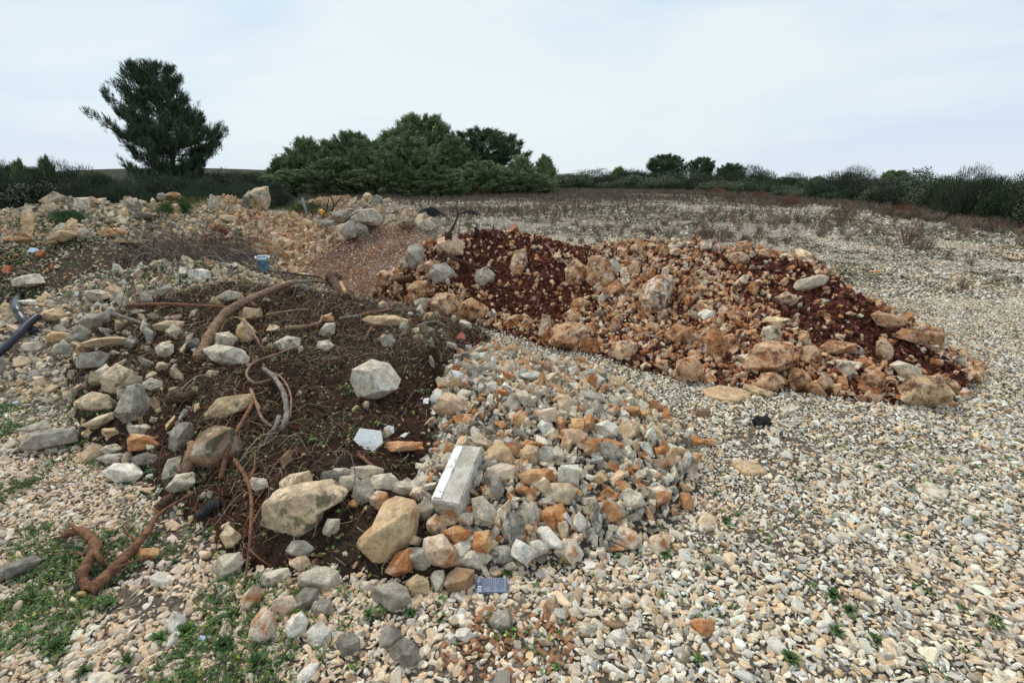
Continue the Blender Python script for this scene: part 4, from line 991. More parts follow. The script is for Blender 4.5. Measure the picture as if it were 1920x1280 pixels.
S_('fallen_branch', [(213, 588, .10), (245, 599, .08), (284, 611, .04)], 8, 5, 'wood_grey', 'short dark stick with a pale cut end above the long cream slab', parts=[('cut_end', [(212, 587, .102), (214, 588.5, .10)], 7.5, 7.5, 'cutwood')])
S_('tree_root', [(168, 1102, .03), (155, 1085, .05), (160, 1060, .08), (178, 1030, .10), (170, 1008, .11), (150, 995, .09), (122, 1002, .05)], 19, 15, 'wood_red', 'thick curved red brown root stump with frayed strands on the gravel, lower left', 'root',
   parts=[('strand', [(165, 1010, .12), (182, 1018, .09), (188, 1040, .07), (190, 1052, .02)], 15, 5, 'wood_red'), ('strand', [(172, 1030, .1), (186, 1045, .09), (198, 1062, .03)], 13, 6, 'wood_red'), ('strand', [(150, 996, .1), (135, 985, .10), (128, 978, .06)], 9, 3, 'wood_red'),
          ('strand', [(132, 1002, .05), (118, 1005, .04), (92, 1010, .02)], 6, 2, 'wood_red'), ('strand', [(158, 1040, .07), (140, 1035, .06), (130, 1045, .02), (128, 1062, .01)], 6, 2, 'wood_red'), ('strand', [(190, 1050, .05), (200, 1040, .06), (207, 1024, .05)], 5, 2, 'wood_dark'), ('charred_end', [(160, 1072, .05), (148, 1095, .04), (140, 1110, .03)], 20, 13, 'char'), ('cut_end', [(155, 1112, .03), (152, 1117, .028)], 17, 16, 'cutwood')])
S_('long_stick', [(168, 1108, .03), (200, 1078, .05), (240, 1038, .06), (275, 998, .07), (292, 970, .07), (325, 945, .07), (368, 920, .05)], 20, 4, 'wood_red', 'long tapering red brown stick leaning from the gravel up to the mound', parts=[('side_twig', [(215, 1065, .06), (250, 1052, .05), (280, 1045, .02)], 5, 2, 'wood_red'), ('side_twig', [(262, 1015, .07), (240, 1000, .08), (236, 985, .05), (250, 970, .03)], 5, 2, 'wood_red')])
S_('log', [(298, 955, .03), (312, 940, .05), (325, 932, .05)], 22, 18, 'wood_dark', 'dark short log above the upper end of the long stick', 'log', parts=[('cut_end', [(296, 958, .03), (299, 955, .032)], 20, 21, 'cutwood')])
S_('fallen_branch', [(494, 690, .08), (515, 708, .10), (531, 735, .11), (537, 765, .09), (535, 790, .07), (526, 806, .03)], 8, 11, 'wood_grey', 'curved grey barked branch in the centre of the brown mound', parts=[('side_twig', [(500, 695, .09), (528, 708, .11), (545, 740, .12), (544, 785, .06)], 4, 3, 'wood_tan')])
S_('fallen_branch', [(523, 781, .09), (516, 800, .08), (500, 822, .05), (496, 836, .02)], 9, 3, 'wood_grey', 'short forked grey branch just below the curved grey branch', parts=[('side_twig', [(512, 806, .08), (502, 812, .07), (494, 818, .04)], 5, 2, 'wood_grey')])
S_('long_root', [(476, 752, .08), (456, 787, .10), (436, 822, .10), (424, 855, .08), (414, 897, .03)], 7, 9, 'wood_red', 'long straight red brown root across the big dark stained rock', 'root', parts=[('side_root', [(436, 822, .1), (420, 842, .09), (407, 872, .05)], 5, 2, 'wood_red')])
S_('long_root', [(440, 862, .06), (462, 897, .10), (471, 935, .12), (470, 985, .12), (466, 1040, .08), (457, 1102, .01)], 8, 4, 'wood_red', 'orange brown root hanging down to the gravel left of the broad ragged rock', 'root', parts=[('side_root', [(464, 900, .1), (476, 880, .1), (478, 850, .08)], 6, 3, 'wood_red'), ('side_root', [(470, 985, .12), (490, 950, .1), (505, 925, .05)], 4, 2, 'wood_red'), ('side_root', [(468, 1030, .1), (485, 1045, .08), (510, 1062, .02)], 4, 2, 'wood_red')])
S_('long_root', [(405, 640, .03), (425, 600, .1), (452, 598, .14), (480, 632, .13), (490, 650, .08), (505, 652, .04)], 3.5, 3, 'wood_tan', 'thin tan root looping in front of the big bent branch', 'root')
S_('long_root', [(560, 648, .06), (515, 665, .11), (478, 678, .12), (462, 700, .12), (476, 717, .10), (500, 714, .08), (530, 700, .04)], 4, 5, 'wood_tan', 'pale looping root above the curved grey branch', 'root')
S_('long_root', [(470, 728, .07), (480, 755, .08), (492, 785, .08), (510, 800, .05)], 6, 5, 'wood_tan', 'tan root left of the curved grey branch', 'root', parts=[('side_root', [(478, 750, .08), (487, 765, .1), (476, 785, .05)], 3, 2, 'wood_tan')])
S_('log', [(346, 885, .02), (355, 860, .06), (360, 832, .08)], 24, 15, 'wood_tan', 'short upright orange brown log below the grey lichened rock', 'log')
S_('log', [(318, 748, .02), (345, 745, .04), (368, 738, .04)], 20, 15, 'wood_dark', 'dark brown half buried log right of the upright grey rock', 'log', parts=[('cut_end', [(315, 749, .02), (319, 748, .021)], 17, 18, 'wood_red')])
S_('log', [(378, 968, .02), (392, 952, .03), (412, 940, .03)], 24, 17, 'char', 'black charred log low on the brown mound', 'log')
S_('log', [(345, 646, .03), (368, 655, .04), (382, 668, .02)], 13, 12, 'char', 'black charred piece left of the big bent branch', 'log')
S_('fallen_branch', [(672, 852, .02), (692, 868, .04), (713, 886, .02)], 7, 6, 'wood_red', 'short brown stick left of the concrete block', )
S_('fallen_branch', [(636, 598, .05), (665, 592, .06), (700, 586, .06), (735, 580, .05)], 4, 7, 'wood_red', 'red brown stick behind the long flat tan rock', parts=[('grey_end', [(636, 597, .05), (655, 594, .06), (676, 592, .05)], 5, 6, 'wood_grey')])
S_('fallen_branch', [(683, 640, .02), (690, 625, .05), (698, 612, .05)], 6, 5, 'wood_red', 'short stub of wood below the long flat tan rock')
S_('fallen_branch', [(535, 614, .05), (570, 612, .07), (598, 605, .06), (605, 592, .04)], 8, 5, 'wood_tan', 'orange brown stick left of the small pale rounded stone')
S_('fallen_branch', [(500, 590, .06), (530, 585, .08), (555, 581, .06), (580, 579, .03)], 5, 3, 'wood_tan', 'thin forked twig right of the big bent branch')
S_('fallen_branch', [(640, 518, .05), (615, 530, .08), (600, 520, .09), (560, 515, .07), (525, 510, .03)], 5, 2, 'wood_dark', 'dark thin branch behind the crest of the brown mound')
S_('fallen_branch', [(780, 612, .03), (800, 605, .05), (820, 603, .05), (836, 612, .03)], 5, 4, 'wood_grey', 'grey curved twig at the right edge of the brown mound')
S_('stump', [(622, 520, .02), (632, 535, .08), (650, 560, .04)], 26, 12, 'wood_dark', 'split dark stump at the back of the brown mound', 'stump', parts=[('split_face', [(638, 530, .09), (648, 548, .07)], 9, 6, 'cutwood')])
S_('metal_pipe', [(738, 528, .06), (757, 524, .06), (775, 521, .05)], 15, 15, 'rust_metal', 'short dark rusty pipe at the left foot of the red heap', 'pipe', wob=.05, sides=16)
S_('dead_stump', [(832, 495, .02), (836, 470, .12), (840, 450, .26), (842, 436, .34)], 10, 15, 'wood_dark', 'dead dark branch stump standing up at the left top of the red heap', 'stump',
   parts=[('side_branch', [(842, 438, .34), (850, 425, .40), (858, 405, .5), (857, 392, .56)], 6, 3, 'wood_dark'), ('side_branch', [(856, 408, .48), (864, 398, .52), (866, 390, .56)], 3, 1.5, 'wood_dark'), ('side_branch', [(834, 480, .1), (860, 488, .12), (890, 498, .10), (930, 503, .08)], 8, 4, 'wood_dark'), ('side_branch', [(836, 468, .15), (826, 480, .10), (818, 492, .04)], 6, 3, 'wood_dark')])
S_('fallen_branch', [(1022, 458, .05), (1045, 478, .06), (1062, 495, .06), (1080, 512, .03)], 3, 5, 'wood_tan', 'brown stick lying in the red soil on the right', parts=[('side_twig', [(1032, 466, .06), (1040, 485, .05), (1055, 493, .03)], 3, 2, 'wood_tan')])
S_('fallen_branch', [(887, 445, .02), (893, 434, .06), (892, 426, .1)], 8, 6, 'char', 'black stub sticking up behind the red heap')
S_('dry_twig', [(931, 440, .02), (926, 428, .10), (924, 418, .17)], 2.5, 1.5, 'wood_dark', 'thin upright twig on the crest of the red heap', 'twig')
S_('dry_twig', [(1158, 795, .04), (1185, 808, .05), (1203, 814, .05), (1206, 838, .02)], 5, 3, 'wood_dark', 'dark bent twig lying across the right of the rubble', 'twig')
S_('dry_twig', [(905, 775, .03), (925, 765, .05), (940, 745, .05), (944, 728, .05)], 4, 3, 'wood_red', 'thin reddish twig in the upper left of the rubble', 'twig')
S_('dry_twig', [(1040, 1075, .01), (1060, 1060, .02), (1090, 1055, .02), (1115, 1075, .01)], 3, 2, 'wood_dark', 'thin curved twig on the gravel below the rubble', 'twig')
S_('dry_twig', [(1630, 830, .01), (1680, 845, .03), (1720, 870, .02)], 3, 2, 'wood_grey', 'grey dead twig on the gravel at the right', 'twig')
S_('dry_twig', [(0, 920, .01), (60, 905, .02), (150, 902, .01)], 3, 2, 'wood_tan', 'tan dead stalk on the gravel at the left edge', 'twig')
for (u, v, du, dv, lb) in ((1130, 1168, 46, 8, 'flat orange brown wood chip on the gravel near the bottom'), (1180, 1200, 30, 20, 'narrow brown wood splinter right of the wood chip')):
    a, b = hit(u, v, .02), hit(u+du, v+dv, .015); P = np.linspace(a, b, 6)
    r = np.array([.004, .014, .019, .018, .013, .003])*(1 if du > 40 else .5)
    V, F = tube_vf(P, r, 6, True, .5, 4); V[:, 2] = (V[:, 2]-P[:, 2].mean())*.4+P[:, 2].mean()+.008
    tag(link('wood_chip', quads_to_mesh('wood_chip', [(V, F)]), MAT['wood_tan']), lb, 'wood chip')
# hoses
g = G('black_plastic', .38, .5); g.col(mul(g, (.016, .019, .026), g.mr(g.noise(12, 4), .3, .7, .8, 1.5))); g.bump(g.noise(60, 3), .08, .002); MAT['hose'] = g.m
def hose(pts, w_, label):
    P = pxpath(pts, 8); R = w_/2*project(P)[2].mean()/FPX
    Vo, Fo = tube_vf(P, R, 18, False); Vi, Fi = tube_vf(P, R*.8, 18, False); n = len(P)-1; j = np.arange(18)
    E = [np.stack([j+k*18, (j+1) % 18+k*18, (j+1) % 18+k*18+len(Vo), j+k*18+len(Vo)], -1) for k in (0, n)]
    F = np.vstack([Fo, Fi[:, ::-1]+len(Vo)]+E)
    tag(link('plastic_hose', mesh_np('plastic_hose', np.vstack([Vo, Vi]), F), MAT['hose']), label, 'hose')
hose([(44, 555, .03), (33, 558, .06), (30, 572, .08), (38, 592, .08), (50, 608, .07), (66, 624, .02)], 12.5, 'short curved black plastic hose passing under the longer hose')
hose([(-30, 680, .05), (0, 660, .07), (30, 632, .09), (52, 608, .12), (72, 592, .12)], 13, 'longer black plastic hose entering from the left edge')

# tangle of roots, twigs and dry stalks on the brown mound
def tangle(name, n, seed, region, L_, R_, cols, label, lift=(.0, .05), bend=.5, curl=.25, kind='stuff', seg=6, cat='twigs', sides=3, flat=1.0, ridx=None):
    rng = np.random.default_rng(seed); P0 = region(rng, n); n = len(P0)
    L = rng.uniform(*L_, n)*rng.uniform(.5, 1, n); az = rng.uniform(0, 2*math.pi, n); P = np.zeros((n, seg+1, 3)); p = P0.copy(); h = rng.uniform(*lift, n)
    pitch = rng.normal(size=n)*.25*flat
    for i in range(seg+1):
        P[:, i] = p; az = az+rng.normal(size=n)*bend; pitch = np.clip(pitch+rng.normal(size=n)*curl*flat, -.9, .9)
        st = L/seg; p = p+np.stack([np.cos(az)*np.cos(pitch)*st, np.sin(az)*np.cos(pitch)*st, np.sin(pitch)*st], -1)
    zz = Hf(P[..., 0], P[..., 1]); arc = np.sin(np.linspace(0, math.pi, seg+1))[None]*h[:, None]
    rel = P[..., 2]-P[:, :1, 2]; P[..., 2] = np.maximum(zz+.004, zz+arc+np.clip(rel, -.01, .12)*flat)
    R = rng.uniform(size=n)**2.5*(R_[1]-R_[0])+R_[0]
    T = np.gradient(P, axis=1); T /= np.linalg.norm(T, axis=2, keepdims=True)+1e-9
    A = np.cross(T, [.1, .2, .97]); A /= np.linalg.norm(A, axis=2, keepdims=True)+1e-9; B = np.cross(T, A)
    a = np.arange(sides)*2*math.pi/sides; tp = np.linspace(1, .55, seg+1)
    V = P[:, :, None]+(R[:, None]*tp[None])[:, :, None, None]*(np.cos(a)[None, None, :, None]*A[:, :, None]+np.sin(a)[None, None, :, None]*B[:, :, None])
    nv = (seg+1)*sides; i = np.arange(seg)[:, None]; j = np.arange(sides)[None]
    F1 = np.stack([i*sides+j, i*sides+(j+1) % sides, (i+1)*sides+(j+1) % sides, (i+1)*sides+j], -1).reshape(-1, 4)
    F = (F1[None]+(np.arange(n)*nv)[:, None, None]).reshape(-1, 4)
    c = np.array([q[:3] for q in cols]); wt = np.array([q[3] for q in cols], float); C = c[rng.choice(len(c), n, p=wt/wt.sum())]*rng.uniform(.6, 1.35, (n, 1))
    C = np.c_[np.repeat(C, nv, 0), np.ones(n*nv)]
    o = link(name, mesh_np(name, V.reshape(-1, 3), F, C), MAT['crumb']); tag(o, label, cat, kind='stuff' if kind == 'stuff' else None); return o
def on_zone(zn, mask=None):
    def f(rng, n):
        m = M[zn]; X = rng.uniform(m.lo[0], m.hi[0], n*6); Y = rng.uniform(m.lo[1], m.hi[1], n*6); k = Zf(X, Y) == ZI[zn]; X, Y = X[k], Y[k]
        P = np.stack([X, Y, Hf(X, Y)], -1)
        if mask is not None:
            u, v, d = project(P); k = rng.uniform(size=len(P)) < mask(u, v); P = P[k]
        return P[:n]
    return f
def bm_(u, v):
    b = .28+.85*(ell(u, v, 560, 600, 300, 75, 4) < 1)+.5*(ell(u, v, 450, 880, 110, 150, 0) < 1)+.5*(ell(u, v, 330, 650, 160, 110, 0) < 1)+.4*(ell(u, v, 830, 620, 130, 70, 0) < 1)
    return np.clip(b, 0, 1)
tangle('dry_twigs', 2000, 61, on_zone('brown', bm_), (.06, .34), (.0012, .0042), [(.32, .21, .125, 3), (.20, .09, .045, 4), (.42, .33, .22, 2), (.07, .04, .025, 2.5), (.34, .30, .24, 1.5)], 'tangle of thin dry roots and stalks over the brown mound', (.0, .06), .26)
tangle('dry_grass', 7500, 62, on_zone('brown', bm_), (.05, .20), (.0008, .0018), [(.55, .44, .28, 3), (.30, .22, .13, 3), (.16, .10, .06, 3), (.12, .13, .05, 1)], 'fine straw and grass litter over the brown mound', (.0, .04), seg=4)
tangle('root_strands', 420, 63, on_zone('brown', lambda u, v: (ell(u, v, 445, 900, 90, 150, 0) < 1)*1.0), (.15, .5), (.0015, .0042), [(.26, .10, .045, 4), (.33, .17, .08, 2), (.30, .25, .17, 1.5)], 'reddish root strands on the front slope of the brown mound', (.01, .10), .24)
def box_reg(u0, u1, v0, v1, off=0.0):
    def f(rng, n):
        P = [hit(a, b) for a, b in zip(rng.uniform(u0, u1, 60), rng.uniform(v0, v1, 60))]; P = np.array(P); i = rng.integers(0, 60, n)
        P = P[i]+rng.normal(size=(n, 3))*[.25, .3, 0]; P[:, 2] = Hf(P[:, 0], P[:, 1]); return P
    return f
o = tangle('brush_pile', 520, 64, box_reg(285, 440, 462, 496), (.5, 1.3), (.003, .008), [(.15, .11, .085, 3), (.24, .20, .165, 2), (.10, .05, .03, 2)], 'low pile of thin dead grey brown branches on the slope left of the bucket', (.05, .32), .22, kind='thing', cat='brush pile'); 
o = tangle('brush_pile', 380, 65, lambda rng, n: np.c_[rng.uniform(.9, 3.0, n), rng.uniform(8.0, 9.2, n), np.full(n, .0)], (.4, 1.2), (.003, .007), [(.13, .10, .075, 3), (.20, .17, .13, 2)], 'low pile of dark dead twigs behind the crest of the red heap', (.05, .42), .25, kind='thing', cat='brush pile')
tangle('ash_twigs', 300, 66, on_zone('red', lambda u, v: (v < 620)*1.0), (.05, .25), (.001, .003), [(.20, .09, .05, 3), (.08, .04, .025, 2)], 'thin roots caught in the red soil heap', (.0, .04))
tangle('straw_litter', 500, 67, on_zone('dark'), (.08, .35), (.0015, .004), [(.16, .12, .08, 3), (.30, .24, .16, 2), (.06, .04, .03, 2)], 'dead stalks on the dark litter soil', (.0, .06))

# soil crumbs and leaf scraps
def crumbs(zn, sp, rlo, rhi, cols, label, seed, mask=None, name='soil_crumbs'):
    rng = np.random.default_rng(seed); m = M[zn]; X, Y = jitter_grid(rng, m.lo[0], m.hi[0], m.lo[1], m.hi[1], sp); k = Zf(X, Y) == ZI[zn]; X, Y = X[k], Y[k]
    P = np.stack([X, Y, Hf(X, Y)], -1); k = in_view(P)
    P = P[k]; u, v, d = project(P)
    if mask is not None: P = P[rng.uniform(size=len(P)) < mask(u, v)]
    n = len(P); r = rlo+(rhi-rlo)*rng.uniform(size=n)**2.5; P[:, 2] += r*.3
    c = np.array(cols)[rng.integers(0, len(cols), n)]*rng.uniform(.6, 1.4, (n, 1))
    merge(name, PR2, P, rotm(rng, n), r[:, None]*rng.uniform(.7, 1.2, (n, 3)), np.c_[c, np.ones(n)], MAT['crumb'], rng, label, 'soil')
crumbs('red', .026, .006, .036, [(.085, .028, .017), (.13, .045, .026), (.06, .02, .012), (.17, .065, .038)], 'dark red soil clods on the red heap', 71)
crumbs('brown', .028, .004, .018, [(.05, .026, .017), (.07, .036, .023), (.04, .02, .014), (.10, .06, .04)], 'dark soil clods on the brown mound', 72)
# ------------------------------------------------------------------ leaves, pines, bushes
def leaf_mat(name, rough=.6, trans=.0):
    g = G(name, rough, .25); a = g.N.new('ShaderNodeAttribute'); a.attribute_name = 'col'; c = mul(g, a.outputs['Color'], g.mr(g.noise(2.2, 3), .3, .7, .7, 1.35))
    oi = g.N.new('ShaderNodeObjectInfo'); c = mul(g, c, g.mr(oi.outputs['Random'], 0, 1, .8, 1.25)); g.col(c); return g.m
MAT['needles'] = leaf_mat('pine_needles'); MAT['leaves'] = leaf_mat('leaves'); MAT['dryplant'] = leaf_mat('dry_stems', .9)
MAT['bark'] = wood_mat('pine_bark', (.045, .032, .024), (.10, .07, .05), 14)
def blades(P, D, L, W, rng, C, two=False):
    """thin quads from P along D (n,3), length L, width W; returns V,F,C"""
    n = len(P); D = D/(np.linalg.norm(D, axis=1)[:, None]+1e-9); A = np.cross(D, rnd_dirs(rng, n)); A /= np.linalg.norm(A, axis=1)[:, None]+1e-9
    L = np.broadcast_to(L, (n,)); W = np.broadcast_to(W, (n,))
    T = P+D*L[:, None]; a = A*W[:, None]/2
    V = np.stack([P-a*.7, P+a*.7, T+a*.5, T-a*.5], 1).reshape(-1, 3); F = np.arange(4*n).reshape(-1, 4)
    return V, F, np.repeat(C, 4, axis=0)
def leafquads(P, N_, S, rng, C, asp=.6):
    n = len(P); A = np.cross(N_, rnd_dirs(rng, n)); A /= np.linalg.norm(A, axis=1)[:, None]+1e-9; B = np.cross(N_, A); B /= np.linalg.norm(B, axis=1)[:, None]+1e-9
    S = np.broadcast_to(S, (n,))[:, None]
    V = np.stack([P-A*S, P-B*S*asp, P+A*S, P+B*S*asp], 1).reshape(-1, 3); return V, np.arange(4*n).reshape(-1, 4), np.repeat(C, 4, axis=0)
def rgba(base, n, rng, j=.25):
    c = np.array(base)*(1+rng.normal(size=(n, 1))*j); return np.c_[np.clip(c, .004, 1), np.ones(n)]
def pine_mesh(seed, H, prof, base=.06, nl=46, tuft=70, nb=11, lw=.028, ll=.20, col=(.030, .055, .026), upturn=.55, fill=0, shoot=.42, vert=1.0, spind=0, sps=.8, spo=.35, spw=.30):
    """prof: list of (height fraction, radius left, radius right) in metres"""
    rng = np.random.default_rng(seed); pr = np.array(prof)
    zt = np.linspace(0, H*.97, 14); tx = np.cumsum(rng.normal(size=14)*.03*H/8); tx -= tx[0]; ty = np.cumsum(rng.normal(size=14)*.03*H/8); ty -= ty[0]
    TP = np.stack([tx, ty, zt], -1); wood = [tube_vf(TP, np.linspace(.021*H, .004*H, 14), 9)]
    LP, LD = [], []
    for k in range(nl):
        f = base+(1-base)*((k+rng.uniform(0, 1))/nl)**.85; f = min(f, .985); az = k*2.4+rng.normal()*.4
        rr = np.interp(f, pr[:, 0], pr[:, 2]) if math.cos(az) > 0 else np.interp(f, pr[:, 0], pr[:, 1]); rr_o = (np.interp(f, pr[:, 0], pr[:, 1])+np.interp(f, pr[:, 0], pr[:, 2]))/2
        cx = abs(math.cos(az)); Lh = (rr*cx+rr_o*(1-cx))*rng.uniform(.72, 1.12)
        z0 = np.interp(f*H, zt, zt); x0 = np.interp(f*H, zt, tx); y0 = np.interp(f*H, zt, ty)
        m = 9; t = np.linspace(0, 1, m); rise = Lh*(rng.uniform(.05, .3)+.35*f)
        az2 = az+rng.normal()*.3*t
        X = x0+np.cos(az2)*Lh*t; Y = y0+np.sin(az2)*Lh*t; Z = z0-Lh*.45+(-.12*Lh*np.sin(t*2.4)+rise*t+upturn*Lh*.35*t**2.5)+Lh*.28
        Z = np.maximum(Z, .15); P = np.stack([X, Y, Z], -1); wood.append(tube_vf(P[:7], np.linspace(.006*H*(1.1-f)+.008, .006, m)[:7], 5))
        # side shoots
        ns = int(5+Lh*5)
        for q in range(ns):
            u = rng.uniform(.22, 1.0); p = np.array([np.interp(u, t, X), np.interp(u, t, Y), np.interp(u, t, Z)])
            sd_ = rng.choice([-1, 1]); a2 = np.interp(u, t, az2)+sd_*rng.uniform(.3, 1.1); ln = (.22+.35*Lh*(1.05-u)*.6)*rng.uniform(.6, 1.2)
            m2 = 5; s = np.linspace(0, 1, m2); e = p+np.stack([np.cos(a2)*ln*s, np.sin(a2)*ln*s, ln*(.15+.45*s)*s+.0*s], -1)
            lm_ = np.interp(min(e[-1, 2]/H, 1), pr[:, 0], pr[:, 2] if e[-1, 0] > 0 else pr[:, 1])*.85
            if np.hypot(e[-1, 0], e[-1, 1]) < lm_: wood.append(tube_vf(e, np.linspace(.008, .004, m2), 3, False))
            nt_ = int(tuft*ln/.5*.22)+3; s = rng.uniform(.15, 1.05, nt_)
            c = np.stack([np.interp(s, np.linspace(0, 1, m2), e[:, i]) for i in range(3)], -1)+rng.normal(size=(nt_, 3))*[.09, .09, .07]
            dr = np.array([math.cos(a2)*.6, math.sin(a2)*.6, .75])+rng.normal(size=(nt_, 3))*.35; LP.append(c); LD.append(dr)
    if fill:
        f = rng.uniform(base, .95, fill); az = rng.uniform(0, 2*math.pi, fill); r_ = np.where(np.cos(az) > 0, np.interp(f, pr[:, 0], pr[:, 2]), np.interp(f, pr[:, 0], pr[:, 1]))*rng.uniform(0, .9, fill)**.5
        LP.append(np.stack([np.cos(az)*r_, np.sin(az)*r_, f*H], -1)); LD.append(np.stack([np.cos(az)*.5, np.sin(az)*.5, np.full(fill, .8)], -1)+rng.normal(size=(fill, 3))*.3)
    SP, SD = [], []
    for k in range(spind):
        f = rng.uniform(.12, 1.0)**.8; a = rng.uniform(0, 2*math.pi); R0 = np.interp(f, pr[:, 0], pr[:, 2] if math.cos(a) > 0 else pr[:, 1])*rng.uniform(.7, 1.12)
        rr = R0*(rng.uniform(.35, 1.0)**.6); ln = sps*rng.uniform(.7, 1.5); tip = np.array([math.cos(a)*rr, math.sin(a)*rr, f*H+ln*.28])
        axd = np.array([math.cos(a)*spo*rr/(R0+.1), math.sin(a)*spo*rr/(R0+.1), 1.0])+rng.normal(size=3)*.10; axd /= np.linalg.norm(axd)
        m = int(46*(ln/sps)); q = rng.uniform(0, 1, m)**.8*ln; w_ = .03+spw*sps*(q/sps)**.9
        SP.append(tip-axd*q[:, None]+rng.normal(size=(m, 3))*.55*w_[:, None]); SD.append(axd+rng.normal(size=(m, 3))*.25)
    P = np.vstack(LP); D = np.vstack(LD); fz = P[:, 2]/H
    lim = np.where(P[:, 0] > 0, np.interp(fz, pr[:, 0], pr[:, 2]), np.interp(fz, pr[:, 0], pr[:, 1]))*(.42+1.15*fbm(P[:, 0]*1.9, P[:, 1]*1.9, P[:, 2]*1.9, seed, 3))-ll*.4
    kp = (np.hypot(P[:, 0], P[:, 1]) < lim) & (fz < .98) & (fz > .01); P = P[kp]; D = D[kp]
    if spind: P = np.vstack([P]+SP); D = np.vstack([D]+SD); kp = P[:, 2] > .05; P = P[kp]; D = D[kp]
    D /= np.linalg.norm(D, axis=1)[:, None]; n = len(P)
    shade = rgba(col, n, rng, .3)
    up_ = D*[.55, .55, 1]+[0, 0, .55*vert]+rng.normal(size=D.shape)*.18; up_ /= np.linalg.norm(up_, axis=1)[:, None]; sl_ = shoot*rng.uniform(.6, 1.3, n)
    DD = np.repeat(up_, nb, 0)*.9+rng.normal(size=(n*nb, 3))*.30; PP = np.repeat(P, nb, 0)+np.repeat(up_*sl_[:, None], nb, 0)*rng.uniform(-.35, .75, (n*nb, 1))
    CC = np.repeat(shade, nb, 0)
    V, F, C = blades(PP, DD, ll*rng.uniform(.6, 1.1, n*nb), lw, rng, CC)
    print('pine', n, len(F)); return quads_to_mesh('trunk', wood), mesh_np('crown', V, F, C)
def tree(meshes, loc, sc_, rz, label, cat='pine tree', name='pine_tree', group=None):
    e = empty(name, loc); e.rotation_euler = (0, 0, rz); e.scale = sc_ if isinstance(sc_, tuple) else (sc_,)*3; tag(e, label, cat, group)
    for nm, me, mt in zip(('trunk', 'crown'), meshes, (MAT['bark'], MAT['needles'])):
        o = bpy.data.objects.new(nm, me); COL.objects.link(o); o.parent = e
        if not me.materials: me.materials.append(mt)
    return e
def ground_at(u, Y, extra=0):
    p = at(u, 400, Y); z = float(base_z(np.array([p[0]]), np.array([p[1]]))[0]); return (p[0], p[1], z+extra)
# lone pine: 26 m away, silhouette measured from the photograph (height fraction, left, right)
k_ = 26/907*1.0
prof = [(a, b*.94, c*.94) for a, b, c in [(0, 1.2, 1.2), (.1, 1.6, 1.9), (.18, 2.6, 2.3), (.25, 3.0, 2.3), (.30, 1.9, 2.3), (.36, 2.4, 2.5), (.43, 2.9, 3.2), (.5, 3.3, 3.1), (.58, 3.2, 2.7), (.65, 2.6, 1.9), (.72, 2.6, 1.5), (.79, 2.4, 1.5), (.86, 1.8, 1.3), (.93, 1.6, 1.0), (.98, .8, .7), (1, .4, .4)]]
tree(pine_mesh(5, 6.55, prof, .05, 84, 66, 13, .017, .16, (.062, .095, .050), 1.0, fill=0, shoot=.26, vert=.35, spind=46, sps=.42, spo=1.0, spw=.25), ground_at(344, 26.5), 1.0, 0.0, 'tall lone pine with an open lopsided crown behind the far rubble', name='pine_tree').rotation_euler = (0, .03, 0)
pa = pine_mesh(21, 6, [(0, 1.5, 1.5), (.2, 1.7, 1.7), (.5, 1.5, 1.5), (.8, 1.1, 1.1), (1, .45, .45)], .03, 40, 30, 15, .022, .20, (.19, .25, .11), 1.3, 250, .4, spind=105, sps=1.05, spw=.20, spo=.5)
pb = pine_mesh(22, 6, [(0, 1.8, 1.8), (.3, 2.15, 2.0), (.6, 1.8, 1.95), (.85, 1.4, 1.3), (1, .6, .6)], .03, 44, 30, 15, .022, .20, (.175, .23, .105), 1.3, 350, .4, spind=120, sps=1.05, spw=.20, spo=.5)
pc = pine_mesh(23, 6, [(0, 1.2, 1.2), (.4, 1.4, 1.5), (.6, 2.05, 2.05), (.8, 1.95, 1.85), (.93, 1.25, 1.15), (1, .5, .5)], .2, 38, 40, 15, .022, .20, (.11, .17, .08), 1.2, 200, .35, spind=95, sps=.6, spw=.26, spo=.7)
GP = 'pines of the clump behind the field'
